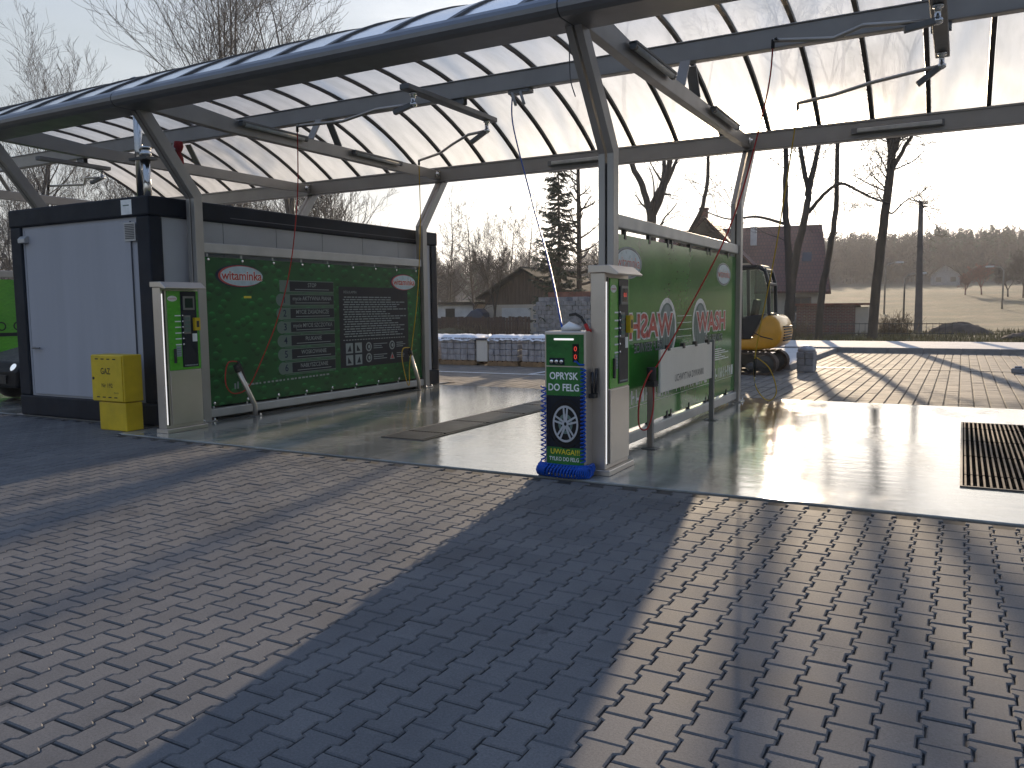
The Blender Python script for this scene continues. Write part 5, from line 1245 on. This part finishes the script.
trunk_tree('twin-stemmed tree in front of the red roof, dividing low down', (-6.61, 37, -.1), [
    ([(-6.66, 37, -.2), (-6.63, 37, 1.2), (-6.62, 37, 2.3), (-6.75, 37, 4.2), (-6.87, 37, 6.0), (-6.9, 37, 8.3), (-7.1, 37, 11.5)], .21, .08),
    ([(-6.58, 37, .8), (-6.52, 37, 2.6), (-6.28, 37, 4.1), (-5.98, 37, 5.7), (-5.96, 37, 6.4), (-6.3, 37, 8.1), (-6.6, 37, 11)], .20, .07),
    ([(-5.96, 37, 6.1), (-5.8, 37, 7.0), (-5.55, 37, 8.2), (-5.2, 37, 10.5)], .15, .06),
    ([(-5.9, 37, 5.4), (-5.3, 36.8, 6.1), (-4.6, 36.6, 6.47), (-3.9, 36.5, 6.1), (-3.3, 36.5, 5.75), (-2.7, 36.4, 5.5)], .085, .03),
    ([(-6.9, 37, 5.0), (-8, 36.8, 5.35), (-9.2, 36.5, 5.3), (-10.2, 36.3, 5.7)], .07, .02)], 43)
trunk_tree('slim wavy trunk standing between the red roof and the leaning tree', (-5.55, 38, -.1), [
    ([(-5.55, 38, -.2), (-5.45, 38, 2.0), (-5.2, 38, 3.6), (-4.95, 38, 5.56), (-4.94, 38, 8.5), (-4.8, 38, 12)], .17, .07)], 44)
trunk_tree('straight leaning tree trunk in the open right of the houses', (-3.48, 39.3, -.1), [
    ([(-3.5, 39.3, -.2), (-3.33, 39.3, 2.98), (-3.12, 39.3, 5.35), (-2.92, 39.3, 7.6), (-2.95, 39.3, 8.4)], .215, .15),
    ([(-2.94, 39.3, 7.9), (-3.1, 39.3, 9.0), (-3.4, 39.3, 12)], .12, .06), ([(-2.94, 39.3, 7.9), (-2.65, 39.3, 8.9), (-2.3, 39.3, 12)], .17, .07),
    ([(-2.95, 39.3, 7.1), (-2.5, 39.3, 8.0), (-2.05, 39.3, 8.75), (-1.2, 39.2, 9.6)], .11, .04),
    ([(-3.1, 39.3, 5.6), (-2.8, 39.2, 5.4), (-2.3, 39.2, 5.9), (-1.7, 39.1, 6.1)], .05, .015)], 45, (12, 6, 5), .9)
# slim bare poles of trees in the middle distance
gM = 'slim bare trees around the barn'
for k, (x, y, h, lb) in enumerate(((-39.4, 60, 11.6, 'slim bare larch over the low shed, tallest on the left of the barn'), (-36.7, 60, 10.0, 'slim bare larch left of the barn roof'), (-33.3, 60, 9.6, 'thin bare tree above the left slope of the barn roof'), (-31.6, 60, 10.6, 'thin bare tree behind the barn ridge'), (-41.5, 63, 9.4, 'thin bare tree hard against the cabin edge'))):
    bare_tree(lb, (x, y, 0), 60 + k, h, .12, (26, 5, 3), group=gM, name='bare_tree', minr=.010, spread=(1.0, 1.45), blen=.34)
bare_tree('bushy bare tree in front of the barn gable', (-25.0, 43.0, 0), 71, 6.4, .09, (18, 7, 4), fork=2, group=gM, minr=.007)
bare_tree('small bare tree beside the barn eave', (-26.7, 43.4, 0), 72, 5.2, .07, (14, 6, 4), group=gM, minr=.007)
# spruce and pine
t = thing('spruce', 'dark spruce standing behind the block stack', 'tree', (-19.9, 41.5, 0)); rg = random.Random(5)
B = Branches(); B.tube([Vector((0, 0, -.2)), Vector((.05, 0, 5)), Vector((0, 0, 10.2))], .17, .02, 8, B.t)
V = []; F = []
for k in range(190):
    z = 1.0 + 9.1 * (k / 190) ** .92; f = (z - 1) / 9.2; L = (1.95 * (1 - f) ** .75 + .14) * rg.uniform(.7, 1.15); a = rg.uniform(0, 6.283)
    d = Vector((math.cos(a), math.sin(a), .05)); pts = [Vector((0, 0, z)) + d * (L * u) + Vector((0, 0, -.22 * L * math.sin(u * 2.2) + .12 * u * u * L)) for u in (0, .35, .7, 1)]
    B.tube(pts, .022 * (1 - f) + .008, .004, 3, B.t)
    for q in range(int(18 + 70 * (1 - f))):
        u = rg.uniform(.12, 1); i = min(int(u * 3), 2); p = pts[i].lerp(pts[i + 1], u * 3 - i); s_ = rg.uniform(.09, .21) * (1.2 - .4 * u)
        side = Vector((-d.y, d.x, 0)) * rg.choice((-1, 1)); n = (side * rg.uniform(.5, 1) + d * rg.uniform(.1, .7) + Vector((0, 0, rg.uniform(-.8, .1)))).normalized(); e_ = n.cross(Vector((rg.gauss(0, 1), rg.gauss(0, 1), rg.gauss(0, 1)))).normalized() * s_ * .22
        b = len(V); V += [p - e_, p + e_, p + n * s_ * 1.7 + e_ * .3, p + n * s_ * 1.7 - e_ * .3]; F.append((b, b + 1, b + 2, b + 3))
B.c = (V, F); B.finish(t, None, 'bark', 'needle')
t = thing('pine', 'straight thin pine trunk with sparse twigs right beside the spruce', 'tree', (-18.85, 42, 0)); rg = random.Random(6); B = Branches()
P4 = B.limb(rg, Vector((0, 0, -.2)), Vector((0, 0, 1)), 13, .19, 0, (34, 6, 4), 12, .012, .05, taper=.35, spread=(1.1, 1.6), minr=.008, blen=.24)
B.finish(t, None)

# far wood on the hill: one mass nobody could count
def mini(seed, h, conifer=False):
    rg = random.Random(seed); V = []; F = []
    def sl(p, q, r0, r1):
        b = len(V); d = (q - p).normalized(); u = d.orthogonal().normalized(); w_ = d.cross(u)
        for pp, r in ((p, r0), (q, r1)):
            for j in range(3): a = 2.094 * j; V.append(pp + u * r * math.cos(a) + w_ * r * math.sin(a))
        for j in range(3): F.append((b + j, b + (j + 1) % 3, b + 3 + (j + 1) % 3, b + 3 + j))
    def bl(p, q, w):
        b = len(V); n = (q - p).cross(Vector((rg.gauss(0, 1), rg.gauss(0, 1), rg.gauss(0, 1)))).normalized() * w
        V.extend([p - n, p + n, q + n * .4, q - n * .4]); F.append((b, b + 1, b + 2, b + 3))
    top = Vector((rg.gauss(0, .4), rg.gauss(0, .4), h)); sl(Vector((0, 0, -.5)), top, .16, .03)
    n_ = 60 if conifer else 38
    for k in range(n_):
        f = .10 + .88 * k / n_; p = top * f; a = rg.uniform(0, 6.28)
        L = h * ((.24 * (1 - f) + .03) if conifer else .34 * (1.12 - f) * min(1, .35 + f * 1.6) + .04) * rg.uniform(.7, 1.2)
        d = Vector((math.cos(a), math.sin(a), -.25 if conifer else rg.uniform(.5, 1.3))).normalized(); q = p + d * L
        bl(p, q, .2 if conifer else .06)
        for j in range(4 if conifer else 8):
            p2 = p.lerp(q, rg.uniform(.2, 1)); d2 = (d + Vector((rg.gauss(0, .6), rg.gauss(0, .6), rg.gauss(0, .4)))).normalized(); bl(p2, p2 + d2 * L * rg.uniform(.3, .65), .16 if conifer else .055)
    return np.array([tuple(v) for v in V]), np.array(F)
kinds = [mini(100 + k, 8.5) for k in range(5)]; kc = [mini(120 + k, 9.5, True) for k in range(2)]
rg = np.random.default_rng(4); VV = []; FF = []; MI = []; nb = 0
def plant(k_, x, y, s, mi_):
    global nb
    V0, F0 = k_; a = rg.uniform(0, 6.28); c_, s_ = math.cos(a), math.sin(a)
    W = np.stack([V0[:, 0] * c_ - V0[:, 1] * s_, V0[:, 0] * s_ + V0[:, 1] * c_, V0[:, 2]], 1) * s + np.array([x, y, gz(x, y)])
    VV.append(W); FF.append(F0 + nb); MI.append(np.full(len(F0), mi_)); nb += len(V0)
cnt = 0
while cnt < 2700:
    az = R(rg.uniform(-66, 40) if rg.random() < .6 else rg.uniform(-14, 9)); r = 172 + 110 * rg.random() ** 1.2
    if math.degrees(az) < -20 and rg.random() < .25: r = rg.uniform(95, 165)
    x, y = r * math.sin(az), r * math.cos(az)
    if -9 < x < 3 and 150 < y < 175: continue
    con = (rg.random() < .05) or (abs(x - .5) < 9 and 195 < y < 225 and rg.random() < .8)
    plant(kc[rg.integers(2)] if con else kinds[rg.integers(5)], x, y, rg.uniform(.5, .88), 1 if con else 0); cnt += 1
o = np_mesh('hillside_wood', np.concatenate(VV), np.concatenate(FF), ['twig', 'needle'], mi=np.concatenate(MI))
setp(o, 'hazy bare wood covering the hill on the horizon', 'wood', kind='stuff')
# red bushes and trees on the field edge
def small_tree(label, x, y, h, seed, m_, r=.1, kids=(14, 7, 5), group='small trees on the field edge', name='young_tree', fork=3):
    z = gz(x, y); t = thing(name, label, 'tree', (x, y, z), group); rg_ = random.Random(seed); B = Branches()
    base = B.limb(rg_, Vector((0, 0, -.2)), Vector((0, 0, 1)), h * .28, r, 9, (), 3, .05, .1, taper=.8)
    for k in range(fork): a = 6.28 * k / fork; B.limb(rg_, base[-1], Vector((math.cos(a) * .6, math.sin(a) * .6, 1)), h * .68, r * .6, 0, kids, 5, .14, .06, taper=.2, minr=.016, spread=(.4, .9))
    B.finish(t, None, m_, m_); return t
small_tree('small round red-twigged tree beside the far street lamp', 2.0, 118, 3.6, 81, 'red_twig')
small_tree('smaller red-twigged tree left of the round red one', .2, 118, 2.6, 82, 'red_twig')
small_tree('dark young tree right of the far street lamp', 4.6, 112, 3.6, 83, 'twig')
small_tree('dark young tree at the right border of the view', 6.0, 110, 5.2, 84, 'twig')
# weeds, heap and dead shrubs by the pole
rg_ = random.Random(12)
def weeds(name, label, x, y, wd, h, n_, m_, seed):
    rg_ = random.Random(seed); z = gz(x, y); V = []; F = []
    for k in range(n_):
        p = Vector((rg_.gauss(0, wd), rg_.gauss(0, wd * .5), -.05)); d = Vector((rg_.gauss(0, .3), rg_.gauss(0, .3), 1)); L = h * rg_.uniform(.4, 1.1); r_ = .011
        q = p + d.normalized() * L; e_ = Vector((r_, 0, 0)); e2 = Vector((0, r_, 0))
        for ee in (e_, e2):
            b = len(V); V += [p - ee, p + ee, q + ee * .3, q - ee * .3]; F.append((b, b + 1, b + 2, b + 3))
        for j in range(4):
            f = rg_.uniform(.4, 1); s_ = p.lerp(q, f); d2 = Vector((rg_.gauss(0, 1), rg_.gauss(0, 1), .7)).normalized() * L * .3; b = len(V); V += [s_ - e_ * .5, s_ + e_ * .5, s_ + d2 + e_ * .5, s_ + d2 - e_ * .5]; F.append((b, b + 1, b + 2, b + 3))
    o = np_mesh(name, np.array([tuple(v + Vector((x, y, z))) for v in V]), np.array(F), [m_]); return setp(o, label, 'shrub', 'dead shrubs around the pole')
weeds('dead_shrub', 'brown dead shrub just left of the utility pole', -2.75, 43.5, .32, 1.1, 140, 'dry_weed', 1)
weeds('dead_shrub', 'brown dead shrub between the leaning tree and the pole', -3.2, 44.5, .3, .95, 120, 'dry_weed', 2)
weeds('dead_shrub', 'low dead brush in front of the board fence', -25.2, 40.0, 1.2, .75, 260, 'dry_weed', 3)
weeds('dead_shrub', 'tall dead brush around the twin-stemmed tree foot', -7.6, 40.5, .9, 1.1, 200, 'dry_weed', 4)
def heap(name, label, cat, x, y, rx, ry, h, m_, seed):
    rg_ = random.Random(seed); V = []; F = []; n_, k_ = 26, 7; z = gz(x, y) - .05
    for j in range(k_ + 1):
        f = j / k_
        for i in range(n_):
            a = 6.283 * i / n_; q = (1 - f) * (1 + rg_.gauss(0, .07)); V.append((x + rx * q * math.cos(a), y + ry * q * math.sin(a), z + h * (1 - (1 - f) ** 2) ** .9 * (1 + rg_.gauss(0, .06))))
    F = [(j * n_ + i, j * n_ + (i + 1) % n_, (j + 1) * n_ + (i + 1) % n_, (j + 1) * n_ + i) for j in range(k_) for i in range(n_)]
    return setp(np_mesh(name, np.array(V), np.array(F), [m_], smooth=True), label, cat)
heap('soil_heap', 'long dark heap of soil right of the utility pole', 'soil heap', -.2, 47.5, 1.6, 1.2, .62, 'soil', 1)
heap('turf_heap', 'low heap of earth and turf on the verge at the right border', 'soil heap', 2.9, 41, 1.7, .8, .4, 'soil', 2)
heap('mossy_heap', 'low mossy green heap in front of the board fence', 'soil heap', -26.0, 39.6, 1.4, .6, .45, 'dry_turf', 3)
# grass tufts on the verge
rg = np.random.default_rng(7); n_ = 26000
x = rg.uniform(-14, 16, n_); y = 35.6 + 16 * rg.random(n_) ** 1.5; z = hgt(x, y); a = rg.uniform(0, 6.28, n_); L = rg.uniform(.06, .24, n_) * np.where(np.sin(x * 1.7) * np.sin(y * 1.1) > 0, 1.3, .6); w_ = .02
b0 = np.stack([x - w_ * np.cos(a), y - w_ * np.sin(a), z - .02], 1); b1 = np.stack([x + w_ * np.cos(a), y + w_ * np.sin(a), z - .02], 1)
tp_ = np.stack([x + rg.normal(0, .06, n_), y + rg.normal(0, .06, n_), z + L], 1)
V = np.stack([b0, b1, tp_], 1).reshape(-1, 3); F = np.arange(3 * n_).reshape(-1, 3)
mat('grass_blade', (.13, .11, .04), .9, 0, .5, .6)
setp(np_mesh('verge_grass', V, F, ['grass_blade']), 'dry short grass along the verge behind the walkway', 'grass', kind='stuff')

# ------------------------------------------------------------------ air
HAZE = .0007
if HAZE:
    m, nt, out = newmat('haze_air')
    vp = nt.nodes.new('ShaderNodeVolumePrincipled'); vp.inputs['Density'].default_value = HAZE; vp.inputs['Anisotropy'].default_value = .35; vp.inputs['Color'].default_value = (.93, .95, 1, 1)
    nt.links.new(vp.outputs[0], out.inputs['Volume']); M['haze_air'] = m
    mb = MB(); mb.use('haze_air').box((-880, -190, -2.5), (590, 1090, 33)); setp(mb.build('haze'), kind='stuff')
